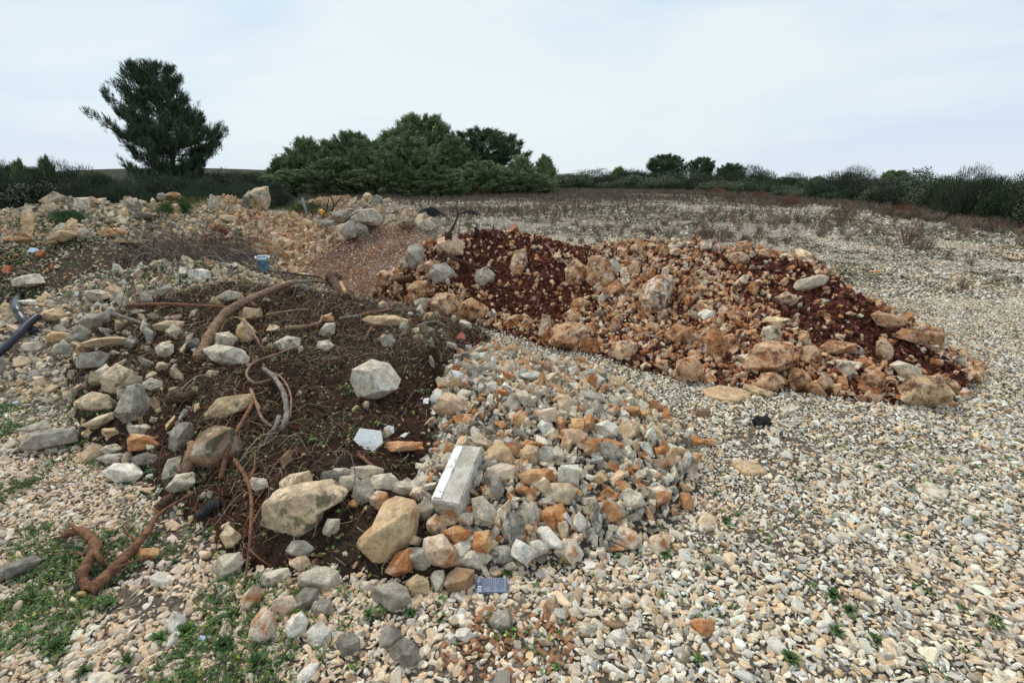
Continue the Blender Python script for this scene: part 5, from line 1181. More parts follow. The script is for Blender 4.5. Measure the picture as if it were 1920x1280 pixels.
for i, (u, vt, wd, Y, kind, lab) in enumerate([
    (540, 297, 52, 38, 0, 'small pine at the left end of the pine clump'), (588, 262, 92, 38, 0, 'second pine from the left of the clump, with a pointed top'), (632, 268, 80, 40, 0, 'slim pine between the second pine and the taller middle group'),
    (672, 252, 92, 40, 1, 'bushy pine left of the middle of the clump'), (706, 268, 86, 36, 1, 'low broad dark pine before the middle of the clump'), (748, 246, 92, 41, 0, 'pointed pine just left of the tallest pine'),
    (768, 262, 128, 35, 1, 'broad lighter green pine in front of the tallest pine'), (800, 222, 128, 42, 1, 'tallest pine of the clump'), (852, 264, 84, 38, 0, 'narrow pine right of the tallest pine'),
    (908, 243, 122, 42, 2, 'round topped umbrella shaped pine at the right of the clump'), (905, 305, 96, 36, 1, 'low bushy pine below the round topped pine'), (975, 296, 62, 38, 0, 'small pine right of the round topped pine'),
    (1020, 294, 44, 38, 0, 'small narrow pine at the right end of the clump'), (640, 300, 110, 35, 1, 'low wide pine at the front left of the clump'), (845, 320, 90, 35, 1, 'low shrubby pine between the light green pine and the round topped pine'),(530, 330, 90, 36, 1, 'lowest pine at the far left foot of the clump'),(955, 322, 90, 36, 1, 'low pine at the right foot of the clump'),(700, 320, 120, 34, 1, 'low wide pine at the foot of the clump, left of its middle'),(800, 325, 110, 34, 1, 'low wide pine at the foot of the clump below the tallest pine'),(1000, 328, 70, 36, 1, 'low pine between the two small right end pines'),(560, 320, 90, 35, 1, 'lowest dark pine at the front left corner of the clump'),(745, 310, 100, 34.5, 1, 'low dark pine at the front middle of the clump')]):
    g0 = ground_at(u, Y); top = at(u, vt, Y); h = top[2]-g0[2]; wm = wd*Y/907*1.02
    base_w = (3.4, 3.9, 3.9)[kind]; wm *= 1.22; tree((pa, pb, pc)[kind], g0, (wm/base_w, wm/base_w, h/6.1), i*1.3, lab, group=None)
for i, (u, vt, wd, Y, kind, lab) in enumerate([(1240, 291, 68, 60, 2, 'rounded dark pine standing above the hedge'), (1305, 296, 46, 60, 2, 'narrow wind shaped pine right of the rounded dark pine'), (1360, 307, 52, 58, 2, 'leaning open pine, third above the hedge'),
    (1155, 315, 40, 55, 0, 'small pointed pine left of the rounded dark pine'), (1410, 330, 36, 60, 1, 'low pine right of the leaning open pine'), (1470, 334, 44, 58, 1, 'low rounded pine in the middle of the hedge line'), (1520, 332, 36, 58, 0, 'small spiky pine in the hedge line'), (1662, 322, 62, 40, 1, 'broad dark round pine at the right above the hedge'), (1095, 330, 30, 50, 0, 'small pine right of the clump above the brown scrub')]):
    g0 = ground_at(u, Y); top = at(u, vt, Y); h = top[2]-g0[2]; wm = wd*Y/907; base_w = (3.4, 3.9, 3.9)[kind]
    tree((pa, pb, pc)[kind], (g0[0], g0[1], g0[2]-h*.12), (wm/base_w*1.1, wm/base_w*1.1, h*1.12/6.05), i*2.1, lab)
# bushes
def bush_mesh(seed, n, S=.05, col=(.03, .045, .02), asp=.6, lumps=14, spiky=.0):
    rng = np.random.default_rng(seed); c = rnd_dirs(rng, lumps)*[.62, .62, .45]; c[:, 2] = np.abs(c[:, 2])+.12; r = rng.uniform(.28, .5, lumps)
    i = rng.integers(0, lumps, n); d = rnd_dirs(rng, n); P = c[i]+d*r[i][:, None]*rng.uniform(.55, 1.08, (n, 1))**.6
    P = P+ (fbm(P[:, 0]*3, P[:, 1]*3, P[:, 2]*3, seed, 3)[:, None]-.5)*d*.35; P[:, 2] = np.abs(P[:, 2]-.02); 
    lum = rng.uniform(.65, 1.35, lumps)[i]
    C = rgba(col, n, rng, .25); C[:, :3] *= lum[:, None]
    if spiky: V, F, C = blades(P, d*.4+[0, 0, 1]+rng.normal(size=(n, 3))*.25, S*rng.uniform(1, 3, n), S*.22, rng, C)
    else: V, F, C = leafquads(P, d+rng.normal(size=(n, 3))*.6, S*rng.uniform(.6, 1.2, n), rng, C, asp)
    st = []
    for k in range(7):
        q = np.array([[0, 0, 0], c[k]*.4+[0, 0, 0], c[k]]); st.append(tube_vf(catmull(q, 3), np.linspace(.025, .008, 7), 4, False))
    return quads_to_mesh('stems', st), mesh_np('foliage', V, F, C)
BU = [bush_mesh(31, 14000, .024, (.055, .076, .034)), bush_mesh(32, 14000, .023, (.068, .090, .040)), bush_mesh(33, 14000, .022, (.055, .060, .032)), bush_mesh(34, 12000, .05, (.036, .055, .026), spiky=1), bush_mesh(35, 7000, .034, (.17, .082, .042), spiky=1), bush_mesh(36, 16000, .045, (.052, .066, .036), spiky=1), bush_mesh(37, 14000, .03, (.042, .050, .030))]
def bush(kind, loc, S, rz, label, group, cat='bush', name='shrub'):
    e = empty(name, loc); e.scale = S; e.rotation_euler = (0, 0, rz); tag(e, label, cat, group)
    for nm, me, mt in zip(('stems', 'foliage'), BU[kind], (MAT['bark'], MAT['leaves'])):
        o = bpy.data.objects.new(nm, me); COL.objects.link(o); o.parent = e
        if not me.materials: me.materials.append(mt)
rng = np.random.default_rng(77)
# hedge line on the right: (u, base distance, top v)
hed = np.array([(1040, 50, 343), (1100, 50, 336), (1180, 48, 333), (1260, 45, 336), (1340, 40, 340), (1420, 36, 344), (1500, 32, 347), (1580, 28, 348), (1660, 25, 347), (1740, 22, 345), (1800, 20, 342), (1860, 18.5, 340), (1930, 17, 335), (2010, 15.5, 330), (2100, 14.5, 328)])
k = 0
for u in np.arange(1040, 2110, 27):
    for row in range(2):
        Y = np.interp(u, hed[:, 0], hed[:, 1])*(1+.10*row)+rng.normal()*.3; vt = np.interp(u, hed[:, 0], hed[:, 2])+rng.normal()*6-(9 if row else -1)
        uu = u+rng.normal()*8; g0 = ground_at(uu, Y); h = at(uu, vt, Y)[2]-g0[2]; wd = max(1.0, 44*Y/907)*rng.uniform(.8, 1.25)
        far_ = u < 1500
        bush(int(rng.choice([0, 1, 2, 3, 5])), g0, (wd*1.15, wd*1.15, h*1.08*rng.uniform(.85, 1.15)), rng.uniform(0, 6), 'dark evergreen shrub in the %s hedge row on the right' % ('distant part of the' if far_ else 'nearer part of the'), 'shrubs of the hedge on the right, ' + ('distant part' if far_ else 'nearer part')); k += 1
for u, v, w_, h_, lb in ((1480, 378, 46, 26, 'reddish brown bush below the low rounded pine'), (1425, 368, 40, 20, 'small rusty brown bush left of the reddish brown bush'), (1580, 402, 52, 30, 'rusty brown bush in front of the hedge'), (1690, 345+50, 50, 26, 'brown bush at the foot of the nearer hedge'), (905, 362, 30, 18, 'rusty bush in front of the round topped pine'), (1340, 360, 44, 16, 'brown bush in front of the leaning open pine'), (1365, 372, 30, 16, 'small brown bush below the leaning open pine')):
    p = hit(u, v+h_*.4); d = project(p)[2]; bush(4, tuple(p-[0, 0, .03]), (w_*d/907/1.7,)*2+(h_*d/907/.95,), u, lb, None)
# broom scrub on the left
for i, (u, Y, vt) in enumerate([(-60, 24, 300), (-10, 23, 306), (35, 24, 311), (75, 23, 316), (110, 22, 312), (150, 23, 318), (185, 22, 322), (225, 22, 330), (262, 21, 336), (300, 21.5, 340), (335, 22, 338), (372, 22, 334), (20, 20, 330), (90, 19.5, 338), (165, 19.5, 345), (-40, 20, 325), (240, 19.5, 352), (415, 26, 326), (450, 27, 330), (485, 28, 334), (405, 22, 345), (520, 30, 338), (455, 23.5, 350), (350, 20, 356), (500, 25, 352)]):
    g0 = ground_at(u, Y); h = at(u, vt, Y)[2]-g0[2]; bush((5, 6, 5, 3)[i % 4], g0, (1.5, 1.5, h/.92), i*1.7, 'grey green scrub shrub in the dark thicket around the lone pine', 'shrubs of the thicket around the lone pine')
for u, v, w_, h_, lb in ((112, 312, 10, 22, 'small spiky juniper poking out of the thicket'), (62, 314, 8, 16, 'tiny spiky sapling at the left of the thicket')):
    Y = 22; g0 = ground_at(u, Y); h = at(u, v-h_*.6, Y)[2]-g0[2]; tree(pa, g0, (.28, .28, h/6), 0, lb)
# far hill scrub
for i, (u, vt) in enumerate([(-30, 302), (10, 305), (50, 309), (380, 321), (410, 319), (440, 320), (470, 319), (500, 321), (520, 326), (545, 330)]):
    Y = 62; p = at(u, vt+8, Y); z = float(base_z(np.array([p[0]]), np.array([p[1]]))[0]); h = at(u, vt, Y)[2]-z
    bush(2, (p[0], p[1], z), (2.2, 2.2, max(h, .6)), i, 'far low shrub on the hill behind the thicket', 'far shrubs on the low hill')

# ------------------------------------------------------------------ dry plants of the field
def dry_mesh(seed, ns, h=.3, w_=.006, col=(.20, .125, .085), spread=.5, sub=4):
    rng = np.random.default_rng(seed); az = rng.uniform(0, 2*math.pi, ns); t = rng.uniform(0, spread, ns); D = np.stack([np.cos(az)*np.sin(t), np.sin(az)*np.sin(t), np.cos(t)], -1)
    P = np.stack([np.cos(az), np.sin(az), 0*az], -1)*rng.uniform(0, .05, (ns, 1)); L = h*rng.uniform(.5, 1, ns); C = rgba(col, ns, rng, .3)
    parts = [blades(P, D, L, w_, rng, C)]
    m = ns*sub; u = rng.uniform(.25, 1, m); i = np.repeat(np.arange(ns), sub); parts.append(blades(P[i]+D[i]*(L[i]*u)[:, None], D[i]+rng.normal(size=(m, 3))*.5, h*rng.uniform(.12, .3, m), w_*.8, rng, C[i]*[1.15, 1.1, 1.1, 1]))
    o = 0; VV, FF, CC = [], [], []
    for V, F, c in parts: VV.append(V); FF.append(F+o); CC.append(c); o += len(V)
    return np.vstack(VV), np.vstack(FF), np.vstack(CC)
DR = [dry_mesh(41, 46, .30, .007, (.22, .17, .13)), dry_mesh(42, 40, .34, .007, (.17, .11, .08)), dry_mesh(43, 44, .26, .007, (.16, .14, .10)), dry_mesh(44, 40, .28, .007, (.25, .17, .115)), dry_mesh(45, 36, .22, .006, (.10, .075, .055), .9), dry_mesh(46, 30, .24, .006, (.12, .13, .06), .8)]
DM = []
for V, F, C in DR: me = mesh_np('dry_plant', V, F, C); me.materials.append(MAT['dryplant']); DM.append(me)
rng = np.random.default_rng(88)
# density grows away from the camera towards the field edge
def edge(u): return np.interp(u, [500, 1040, 1260, 1500, 1740, 1860, 2000], [33, 46, 42, 30, 20.5, 17.5, 15])
X = rng.uniform(-16, 55, 90000); Y = rng.uniform(7.5, 50, 90000)
P = np.stack([X, Y, base_z(X, Y)], -1); u, v, d = project(P); E = edge(u)
lf = (u > -100) & (rng.uniform(size=len(X)) < np.clip(Y/16, .3, 1)) & (u < 2050) & (Y < E*.99) & ((u > 720) | (Y > 19)) & ((u > 560) | (Y > 100))
rel = Y/E; den = np.clip((rel-.24)*1.5, 0, 1)**1.0*.9+.018
pat = fbm(X*.22, Y*.22, 0, 66, 4); den = np.where(rel > .86, den*.85, den*np.clip((pat-.32)*3.2, .08, 1.6))
k = lf & (rng.uniform(size=len(X)) < den*.95); P = P[k]; rel = rel[k]; u = u[k]; v = v[k]
occm = Hf(P[:, 0], P[:, 1]) < P[:, 2]+.05; P = P[occm]; rel = rel[occm]; u = u[occm]; v = v[occm]
sz = rng.uniform(.45, 1.35, len(P))*np.where(rel > .8, 1.15, 1.0); app = sz/P[:, 1]
o_ = np.argsort(-app); P = P[o_]; sz = sz[o_]; print('dry plants', len(P))
kinds = rng.choice(6, len(P), p=[.28, .2, .18, .16, .10, .08]); n1 = min(290, len(P))
for i in range(n1):
    o = bpy.data.objects.new('dry_plant', DM[kinds[i]]); COL.objects.link(o); o.location = P[i]; s = sz[i]; o.scale = (s, s, s*rng.uniform(.6, .95)); o.rotation_euler = (0, 0, rng.uniform(0, 6))
    tag(o, 'dry brown heathy plant sprouting from the pale gravel field', 'dry plant', 'dry plants of the gravel field')
R3 = rotm(rng, len(P), False, 0); LO = [dry_mesh(50+i, 12, .30, .016, c, .55, 1) for i, c in enumerate([(.24, .185, .14), (.20, .155, .12), (.16, .14, .10), (.25, .17, .115), (.10, .075, .055), (.12, .13, .06)])]
def merge_own(name, protos, P, R, s, idx, mat, label, cat):
    VV, FF, CC = [], [], []; off = 0
    for k, (V, F, C) in enumerate(protos):
        q = np.nonzero(idx == k)[0]
        if len(q) == 0: continue
        W = np.einsum('nij,nvj->nvi', R[q], V[None]*s[q][:, None, None])+P[q][:, None, :]; nv = len(V)
        VV.append(W.reshape(-1, 3)); FF.append((F[None]+(np.arange(len(q))*nv)[:, None, None]+off).reshape(-1, F.shape[1])); off += nv*len(q); CC.append(np.tile(C, (len(q), 1)))
    o = link(name, mesh_np(name, np.vstack(VV), np.vstack(FF), np.vstack(CC)), mat); tag(o, label, cat, kind='stuff'); return o
merge_own('dry_scrub', LO, P[n1:], R3[n1:], sz[n1:]*.82, kinds[n1:], MAT['dryplant'], 'brown heathy scrub covering the far part of the gravel field', 'scrub')
# single bigger dry plants
for u_, v_, h_, kd, lb in ((1700, 462, 38, 1, 'biggest dry brown plant on the right of the field'), (1575, 425, 34, 0, 'dry reddish plant in the middle right of the field'), (1780, 548, 28, 4, 'dark flattened dead plant at the right'), (1868, 528, 22, 4, 'dark low dead plant near the right edge'), (1330, 455, 34, 1, 'dry grey plant just behind the crest of the red heap'), (1018, 402, 18, 1, 'small dry plant beyond the ash piles'), (1770, 665, 24, 4, 'blackish dead weed on the gravel beyond the heap tip'), (1430, 795, 26, 4, 'black dead weed on the gravel in front of the red heap'), (1500, 640+355, 40, 4, 'black dead plant lying on the gravel at the lower right'), (1745, 540, 30, 4, 'thin dark twiggy plant on the right'), (1890, 700, 24, 4, 'dark dead plant at the right edge'), (1640, 850, 26, 4, 'dark dead stems lying on the gravel at the right')):
    p = hit(u_, v_); d = project(p)[2]; s = h_*d/907/.27
    o = bpy.data.objects.new('dry_plant', DM[kd]); COL.objects.link(o); o.location = p; o.scale = (s, s, s*(.5 if kd == 4 else 1)); tag(o, lb, 'dry plant')

# ------------------------------------------------------------------ low green weeds, clover and grass
def weeds(name, P, rng, rad_, ls, nleaf, col, label, cat='weeds', up=.3, blade=False, asp=.75):
    n = len(P); m = n*nleaf; r = rad_*rng.uniform(.5, 1.3, n); a = rng.uniform(0, 2*math.pi, m); q = np.sqrt(rng.uniform(size=m))*np.repeat(r, nleaf)
    B = np.repeat(P, nleaf, 0)+np.stack([np.cos(a)*q, np.sin(a)*q, 0*q], -1); B[:, 2] = Hf(B[:, 0], B[:, 1])+rng.uniform(.005, .03, m)
    C = np.repeat(rgba(col, n, rng, .22), nleaf, 0); C[:, :3] *= rng.uniform(.6, 1.4, (m, 1)); yl = rng.uniform(size=m) < .08; C[yl, :3] = C[yl, :3]*[2.6, 1.7, .8]
    if blade: V, F, C = blades(B-[0, 0, .01], np.stack([rng.normal(size=m)*.5, rng.normal(size=m)*.5, np.ones(m)], -1), ls*rng.uniform(.5, 1.3, m), .0035, rng, C)
    else: V, F, C = leafquads(B, np.stack([rng.normal(size=m)*.45, rng.normal(size=m)*.45, np.ones(m)], -1), ls*rng.uniform(.5, 1.2, m), rng, C, asp)
    tag(link(name, mesh_np(name, V, F, C), MAT['leaves']), label, cat, kind='stuff')
rng = np.random.default_rng(99)
def spots(n, f, x=(-6, 9), y=(1.0, 12)):
    X = rng.uniform(*x, n); Y = rng.uniform(*y, n); P = np.stack([X, Y, Hf(X, Y)], -1); u, v, d = project(P); k = (u > -150) & (u < 2050) & (v < 1400) & (rng.uniform(size=n) < f(u, v, X, Y)); return P[k]
pn = lambda X, Y, f, s, a, b: np.clip((fbm(X*f, Y*f, 0, s, 4)-a)/(b-a), 0, 1)
Pl = spots(60000, lambda u, v, X, Y: ((Zf(X, Y) == 0) & (X < 0) & (u < 700))*pn(X, Y, 2.7, 301, .47, .60)*np.clip((600-u)/300+.15, .05, 1)*.42, (-5, .3), (1.0, 4.2))
weeds('clover', Pl, rng, .035, .0085, 9, (.085, .15, .04), 'low green clover and grass spreading over the gravel at the left')
weeds('grass', Pl[::2], rng, .04, .030, 14, (.10, .17, .05), 'short green grass in the gravel at the left', 'grass', blade=True)
Pg = spots(40000, lambda u, v, X, Y: (Zf(X, Y) == 0)*pn(X, Y, 1.9, 302, .53, .64)*.17, (-2, 9), (1.0, 12))
weeds('ground_weeds', Pg, rng, .045, .011, 9, (.08, .14, .04), 'small green weeds scattered over the gravel')
Ph = spots(30000, lambda u, v, X, Y: (Zf(X, Y) > 3)*(Zf(X, Y) < 7)*pn(X, Y, 1.3, 303, .50, .60)*.42, (-14, 0), (5, 14))
weeds('heap_weeds', Ph, rng, .10, .022, 10, (.085, .13, .04), 'green weeds on the far left heaps')
Pk = spots(9000, lambda u, v, X, Y: (ell(u, v, 120, 770, 130, 30, 0) < 1)*.5+(ell(u, v, 300, 900, 80, 40, 0) < 1)*.4, (-5, 0), (2, 5)); weeds('clover', Pk, rng, .03, .009, 12, (.05, .11, .028), 'fresh green clover along the left foot of the brown mound')
Pm = spots(26000, lambda u, v, X, Y: (Zf(X, Y) == ZI['brown'])*pn(X, Y, 3.0, 304, .52, .60)*.09, (-4, 1.2), (1.7, 5.5)); weeds('mound_weeds', Pm, rng, .03, .011, 5, (.09, .13, .04), 'sparse green leaves on the brown mound')
weeds('mound_grass', Pm[::2], rng, .05, .045, 9, (.13, .14, .065), 'thin green grass tufts on the brown mound', 'grass', blade=True)
Pf = spots(110000, lambda u, v, X, Y: (Zf(X, Y) == 0)*pn(X, Y, .8, 305, .44, .58)*.33*(u > 640), (-4, 22), (8, 34)); weeds('field_moss', Pf, rng, .13, .035, 8, (.12, .11, .065), 'low olive and brown ground plants of the gravel field')
Pd = spots(30000, lambda u, v, X, Y: (Zf(X, Y) == 0)*pn(X, Y, 2.2, 306, .60, .68)*.13*(u > 900), (0, 12), (1.5, 14)); weeds('dead_litter', Pd, rng, .05, .013, 10, (.035, .03, .025), 'dark dead plant litter on the gravel', asp=.25)
for u_, v_, w_, h_, c, lb in ((340, 380, 90, 14, (.13, .145, .035), 'yellow green weed patch on the skyline of the far rubble'), (560, 393, 90, 12, (.075, .12, .04), 'green weed patch before the metal post'), (130, 415, 30, 10, (.05, .09, .03), 'green weed tuft on the far left rubble'), (330, 398, 40, 6, (.06, .10, .03), 'green weeds behind the dark broken slabs')):
    Q = np.array([hit(u_+a, v_+b) for a, b in zip(rng.normal(size=60)*w_*.28, rng.normal(size=60)*h_*.3)]); n = 60
    m = n*34; B = np.repeat(Q, 34, 0)+rng.normal(size=(m, 3))*[.09, .09, .0]; B[:, 2] += rng.uniform(0, .10, m)
    V, F, C = blades(B, np.stack([rng.normal(size=m)*.5, rng.normal(size=m)*.5, np.ones(m)], -1), rng.uniform(.04, .14, m), .012, rng, rgba(c, m, rng, .3))
    tag(link('weed_patch', mesh_np('weed_patch', V, F, C), MAT['leaves']), lb, 'weeds', kind='stuff')
# single weed plants between the stones
def weed_plant(seed, n=26, L_=.05):
    rg = np.random.default_rng(seed); VV, FF, CC, o = [], [], [], 0
    for k in range(n):
        a = rg.uniform(0, 6.28); tl = rg.uniform(.2, 1.2); d = np.array([math.cos(a)*math.sin(tl), math.sin(a)*math.sin(tl), math.cos(tl)*.8]); ln = L_*rg.uniform(.5, 1.3)
        sd = np.array([-math.sin(a), math.cos(a), 0]); t = np.array([0, .35, .7, 1.0]); wd = np.array([.03, .12, .10, .01])*ln*rg.uniform(.7, 1.3)
        c = np.outer(t, d)*ln; c[:, 2] += -.35*ln*t**2*math.sin(tl)+.006; V = np.vstack([c-sd*wd[:, None], c+sd*wd[:, None]])
        VV.append(V); FF.append(np.array([[i, i+1, i+5, i+4] for i in range(3)])+o); o += 8
        cc = np.array([.075, .13, .04])*rg.uniform(.5, 1.5)*(np.array([2.2, 1.6, 1.2]) if rg.uniform() < .12 else 1); CC.append(np.tile(np.r_[cc, 1], (8, 1)))
    me = mesh_np('weed', np.vstack(VV), np.vstack(FF), np.vstack(CC)); me.materials.append(MAT['leaves']); return me
WP = [weed_plant(500+i, 34+12*i, .040+.006*i) for i in range(4)]
for i, (u_, v_, s_) in enumerate([(1590, 1150, 1.5), (1640, 1205, 1.2), (1570, 1190, 1.1), (1480, 1240, 1), (1700, 1012, 1), (1385, 972, 1.2), (1360, 980, .9), (1245, 1042, 1), (1160, 1050, 1), (1045, 1255, .8), (770, 1155, .9), (950, 1078, .8), (590, 1095, 1), (480, 1170, 1.5), (485, 1250, 1.5), (350, 1190, 1.3), (240, 1245, 1.5), (205, 1140, 1.4), (300, 1205, 1.2), (420, 1215, 1.1), (160, 1265, 1.3), (880, 1065, 1), (1010, 998, .9), (1560, 1120, 1), (1790, 1060, 1), (1870, 1180, 1.3), (1650, 880, .8), (1500, 905, .7), (1545, 850, .7), (1340, 930, .7), (60, 1130, 1.5), (110, 1220, 1.4), (330, 1060, 1.1), (390, 1010, 1.1), (270, 930, 1), (690, 1160, .8), (1240, 1120, .8), (1310, 1240, .9)]):
    o = bpy.data.objects.new('weed_plant', WP[i % 4]); COL.objects.link(o); p = hit(u_, v_); o.location = (p[0], p[1], p[2]+.012); o.scale = (s_*.72, s_*.72, s_*.6); o.rotation_euler = (0, 0, i*1.1)
    tag(o, 'small leafy green weed growing up between the foreground gravel stones', 'weed', 'weeds between the foreground gravel')
# fallen leaves
for lb, c, n, s in (('small green and yellow leaves lying on the brown mound', (.14, .17, .04), 90, .016), ('brown dead leaves lying on the brown mound', (.22, .11, .05), 300, .014)):
    Q = on_zone('brown')(rng, n); Q[:, 2] += .02; V, F, C = leafquads(Q, np.stack([rng.normal(size=len(Q))*.5, rng.normal(size=len(Q))*.5-.3, np.ones(len(Q))], -1), s*rng.uniform(.6, 1.3, len(Q)), rng, rgba(c, len(Q), rng, .3), .6)
    tag(link('fallen_leaves', mesh_np('fallen_leaves', V, F, C), MAT['leaves']), lb, 'leaves', kind='stuff')

# ------------------------------------------------------------------ man-made things
def plain(name, c, rough=.5, spec=.4, nz=.15, bs=.0, sc_=20):
    g = G(name, rough, spec); n = g.noise(sc_, 5, .6); g.col(mul(g, c, g.mr(n, .3, .7, 1-nz, 1+nz)))
    if bs: g.bump(n, bs, .004)
    MAT[name] = g.m; return g.m
def lathe(prof, seg=40):
    P = np.array(prof); n = len(P); a = np.arange(seg)*2*math.pi/seg
    V = np.stack([P[:, None, 0]*np.cos(a), P[:, None, 0]*np.sin(a), P[:, None, 1]+0*a], -1).reshape(-1, 3); i = np.arange(n-1)[:, None]; j = np.arange(seg)[None]
    return V, np.stack([i*seg+j, i*seg+(j+1) % seg, (i+1)*seg+(j+1) % seg, (i+1)*seg+j], -1).reshape(-1, 4)
def basis(X, Y, Z, o): return Matrix((tuple(X)+(o[0],), tuple(Y)+(o[1],), tuple(Z)+(o[2],), (0, 0, 0, 1))).transposed().transposed() if False else Matrix([[X[0], Y[0], Z[0], o[0]], [X[1], Y[1], Z[1], o[1]], [X[2], Y[2], Z[2], o[2]], [0, 0, 0, 1]])
def boxmesh(name, sx_, sy_, sz_, bev=.0, sub=0, nz=0.0, seed=0):
    bm = bmesh.new(); bmesh.ops.create_cube(bm, size=1); bmesh.ops.scale(bm, vec=(sx_, sy_, sz_), verts=bm.verts)
    if bev: bmesh.ops.bevel(bm, geom=bm.edges[:], offset=bev, segments=2, affect='EDGES')
    if sub: bmesh.ops.subdivide_edges(bm, edges=bm.edges[:], cuts=sub, use_grid_fill=True)
    if nz:
        for v_ in bm.verts:
            c = v_.co; f = fbm(np.array([c.x*30]), np.array([c.y*30]), np.array([c.z*30]), seed, 3)[0]-.5; v_.co += v_.co.normalized()*f*nz
    me = bpy.data.meshes.new(name); bm.to_mesh(me); bm.free(); return me
# bucket
plain('blue_plastic', (.26, .66, .99), .4, .5, .2, .05); plain('white_plastic', (.62, .66, .70), .45, .5, .12); plain('mortar_smear', (.40, .52, .66), .8, .2, .2)
b = hit(497, 507); r0, r1, h = .096, .126, .27; e = empty('bucket', (b[0], b[1]-.03, b[2]+.01)); e.rotation_euler = (.10, .03, .3); e.scale = (.78,)*3; tag(e, 'blue plastic bucket with a white rim standing before the orange stone heap', 'bucket')
V, F = lathe([(0, 0), (r0-.01, 0), (r0, .008), (r1, h), (r1+.006, h), (r1+.006, h-.02), (r1+.012, h-.02), (r1+.012, h+.004), (r1-.006, h+.004), (r0-.006, .012), (0, .012)]); link('body', mesh_np('body', V, F), MAT['blue_plastic'], e)
V, F = lathe([(r1-.008, h-.03), (r1+.014, h-.035), (r1+.020, h-.03), (r1+.020, h+.012), (r1+.012, h+.018), (r1-.010, h+.014), (r1-.012, h-.02), (r1-.008, h-.03)]); V[:, 2] += .006*np.sin(np.arctan2(V[:, 1], V[:, 0])*7); link('rim', mesh_np('rim', V, F), MAT['white_plastic'], e)
V, F = lathe([(0, h-.06), (r1-.022, h-.06), (r1-.024, h-.07), (0, h-.07)]); link('filling', mesh_np('filling', V, F), MAT['white_plastic'], e)
P = catmull([(r1+.018, 0, h-.01), (r1+.02, -.05, h-.07), (.08, -r1-.02, h-.13), (-.04, -r1-.025, h-.14), (-r1-.005, -.06, h-.08), (-r1-.018, 0, h-.01)], 8); link('handle', quads_to_mesh('handle', [tube_vf(P, .0035, 6)]), MAT['rust_metal'], e)
# white foam and tile pieces
g = G('white_foam', .8, .3); n = g.noise(45, 5, .7); g.col(g.mix(g.step(n, .60, .78), (.86, .84, .79), (.45, .40, .34))); g.bump(g.vor(90), .6, .006); MAT['foam'] = g.m
def flatpiece(name, poly, c0, nrm, th, mat, label, cat, parent=None, lift=.03, bump_=0.0):
    """flat sheet with thickness; outline pixels projected on the plane through hit(c0) with normal nrm"""
    o = hit(*c0, lift); N_ = np.array(nrm, float); N_ /= np.linalg.norm(N_); pts = []
    for p in poly:
        d = raydir(*p); t = ((o-CAM)@N_)/(d@N_); pts.append(CAM+d*t)
    pts = np.array(pts)-o; bm = bmesh.new(); vs = [bm.verts.new(q+N_*th/2) for q in pts]; f = bm.faces.new(vs); r = bmesh.ops.extrude_face_region(bm, geom=[f]); bmesh.ops.translate(bm, vec=Vector(-N_*th), verts=[x for x in r['geom'] if isinstance(x, bmesh.types.BMVert)])
    bmesh.ops.recalc_face_normals(bm, faces=bm.faces); bmesh.ops.bevel(bm, geom=bm.edges[:], offset=min(th*.15, .003), segments=1, affect='EDGES')
    me = bpy.data.meshes.new(name); bm.to_mesh(me); bm.free(); ob = link(name, me, MAT[mat], parent, None if parent is not None and False else tuple(o))
    if parent is None: tag(ob, label, cat)
    return ob, o
flatpiece('tile_piece', [(663, 825), (675, 803), (715, 808), (718, 830), (700, 848), (690, 851)], (691, 828), (0, -.75, .65), .022, 'foam', 'larger white textured tile fragment leaning on the dark soil', 'tile fragment')
flatpiece('tile_piece', [(720, 803), (728, 797), (739, 800), (739, 812), (722, 815)], (730, 806), (.2, -.75, .6), .018, 'foam', 'small white tile fragment right of the larger one', 'tile fragment')
flatpiece('tile_piece', [(749, 818), (760, 811), (766, 812), (758, 820)], (757, 816), (0, -.5, .8), .01, 'foam', 'sliver of white tile above the rusty lumpy stone', 'tile fragment')
flatpiece('paint_chip', [(794, 747), (805, 745), (803, 757), (793, 756)], (799, 751), (0, -.5, .8), .004, 'foam', 'tiny bluish white chip at the left edge of the rubble', 'scrap')
# concrete block with white painted edge
g = G('concrete', .9, .2); n = g.noise(14, 6, .65); n2 = g.noise(90, 4, .7); c = g.mix(g.step(n, .35, .65), (.44, .395, .31), (.64, .59, .49)); c = g.mix(g.math('MULTIPLY', g.step(g.noise(9, 6, .7), .50, .62), .65), c, (.33, .27, .19)); c = mul(g, c, g.mr(n2, .3, .7, .82, 1.15)); g.col(c); g.bump(g.math('ADD', n, n2), .6, .006); MAT['concrete'] = g.m
g = G('flaking_paint', .5, .4); n = g.noise(28, 6, .7); g.col(g.mix(g.step(n, .54, .57), (.84, .83, .80), (.50, .46, .40))); g.bump(g.step(n, .60, .64), .4, .003); MAT['paint'] = g.m
A_ = hit(884, 845, .10); B_ = hit(843, 945, .085); ax = (A_-B_); Lb = np.linalg.norm(ax); ax /= Lb; vw = (A_+B_)/2-CAM; vw /= np.linalg.norm(vw)
wx = np.cross(ax, -vw); wx /= np.linalg.norm(wx); nz_ = np.cross(wx, ax); W_ = 53*project((A_+B_)/2)[2]/907
if wx[0] < 0: wx = -wx; 
nz_ = np.cross(wx, ax); wx2 = wx*math.cos(.28)-nz_*math.sin(.28) if False else wx
ctr = (A_+B_)/2-nz_*.03
me = boxmesh('block', W_, Lb*1.08, .11, .006, 12, .022, 5); cb = link('concrete_block', me, MAT['concrete']); cb.matrix_world = basis(wx, ax, nz_, ctr); tag(cb, 'grey concrete block with a white painted edge lying on the rubble', 'concrete block')
cb.rotation_mode = 'XYZ'
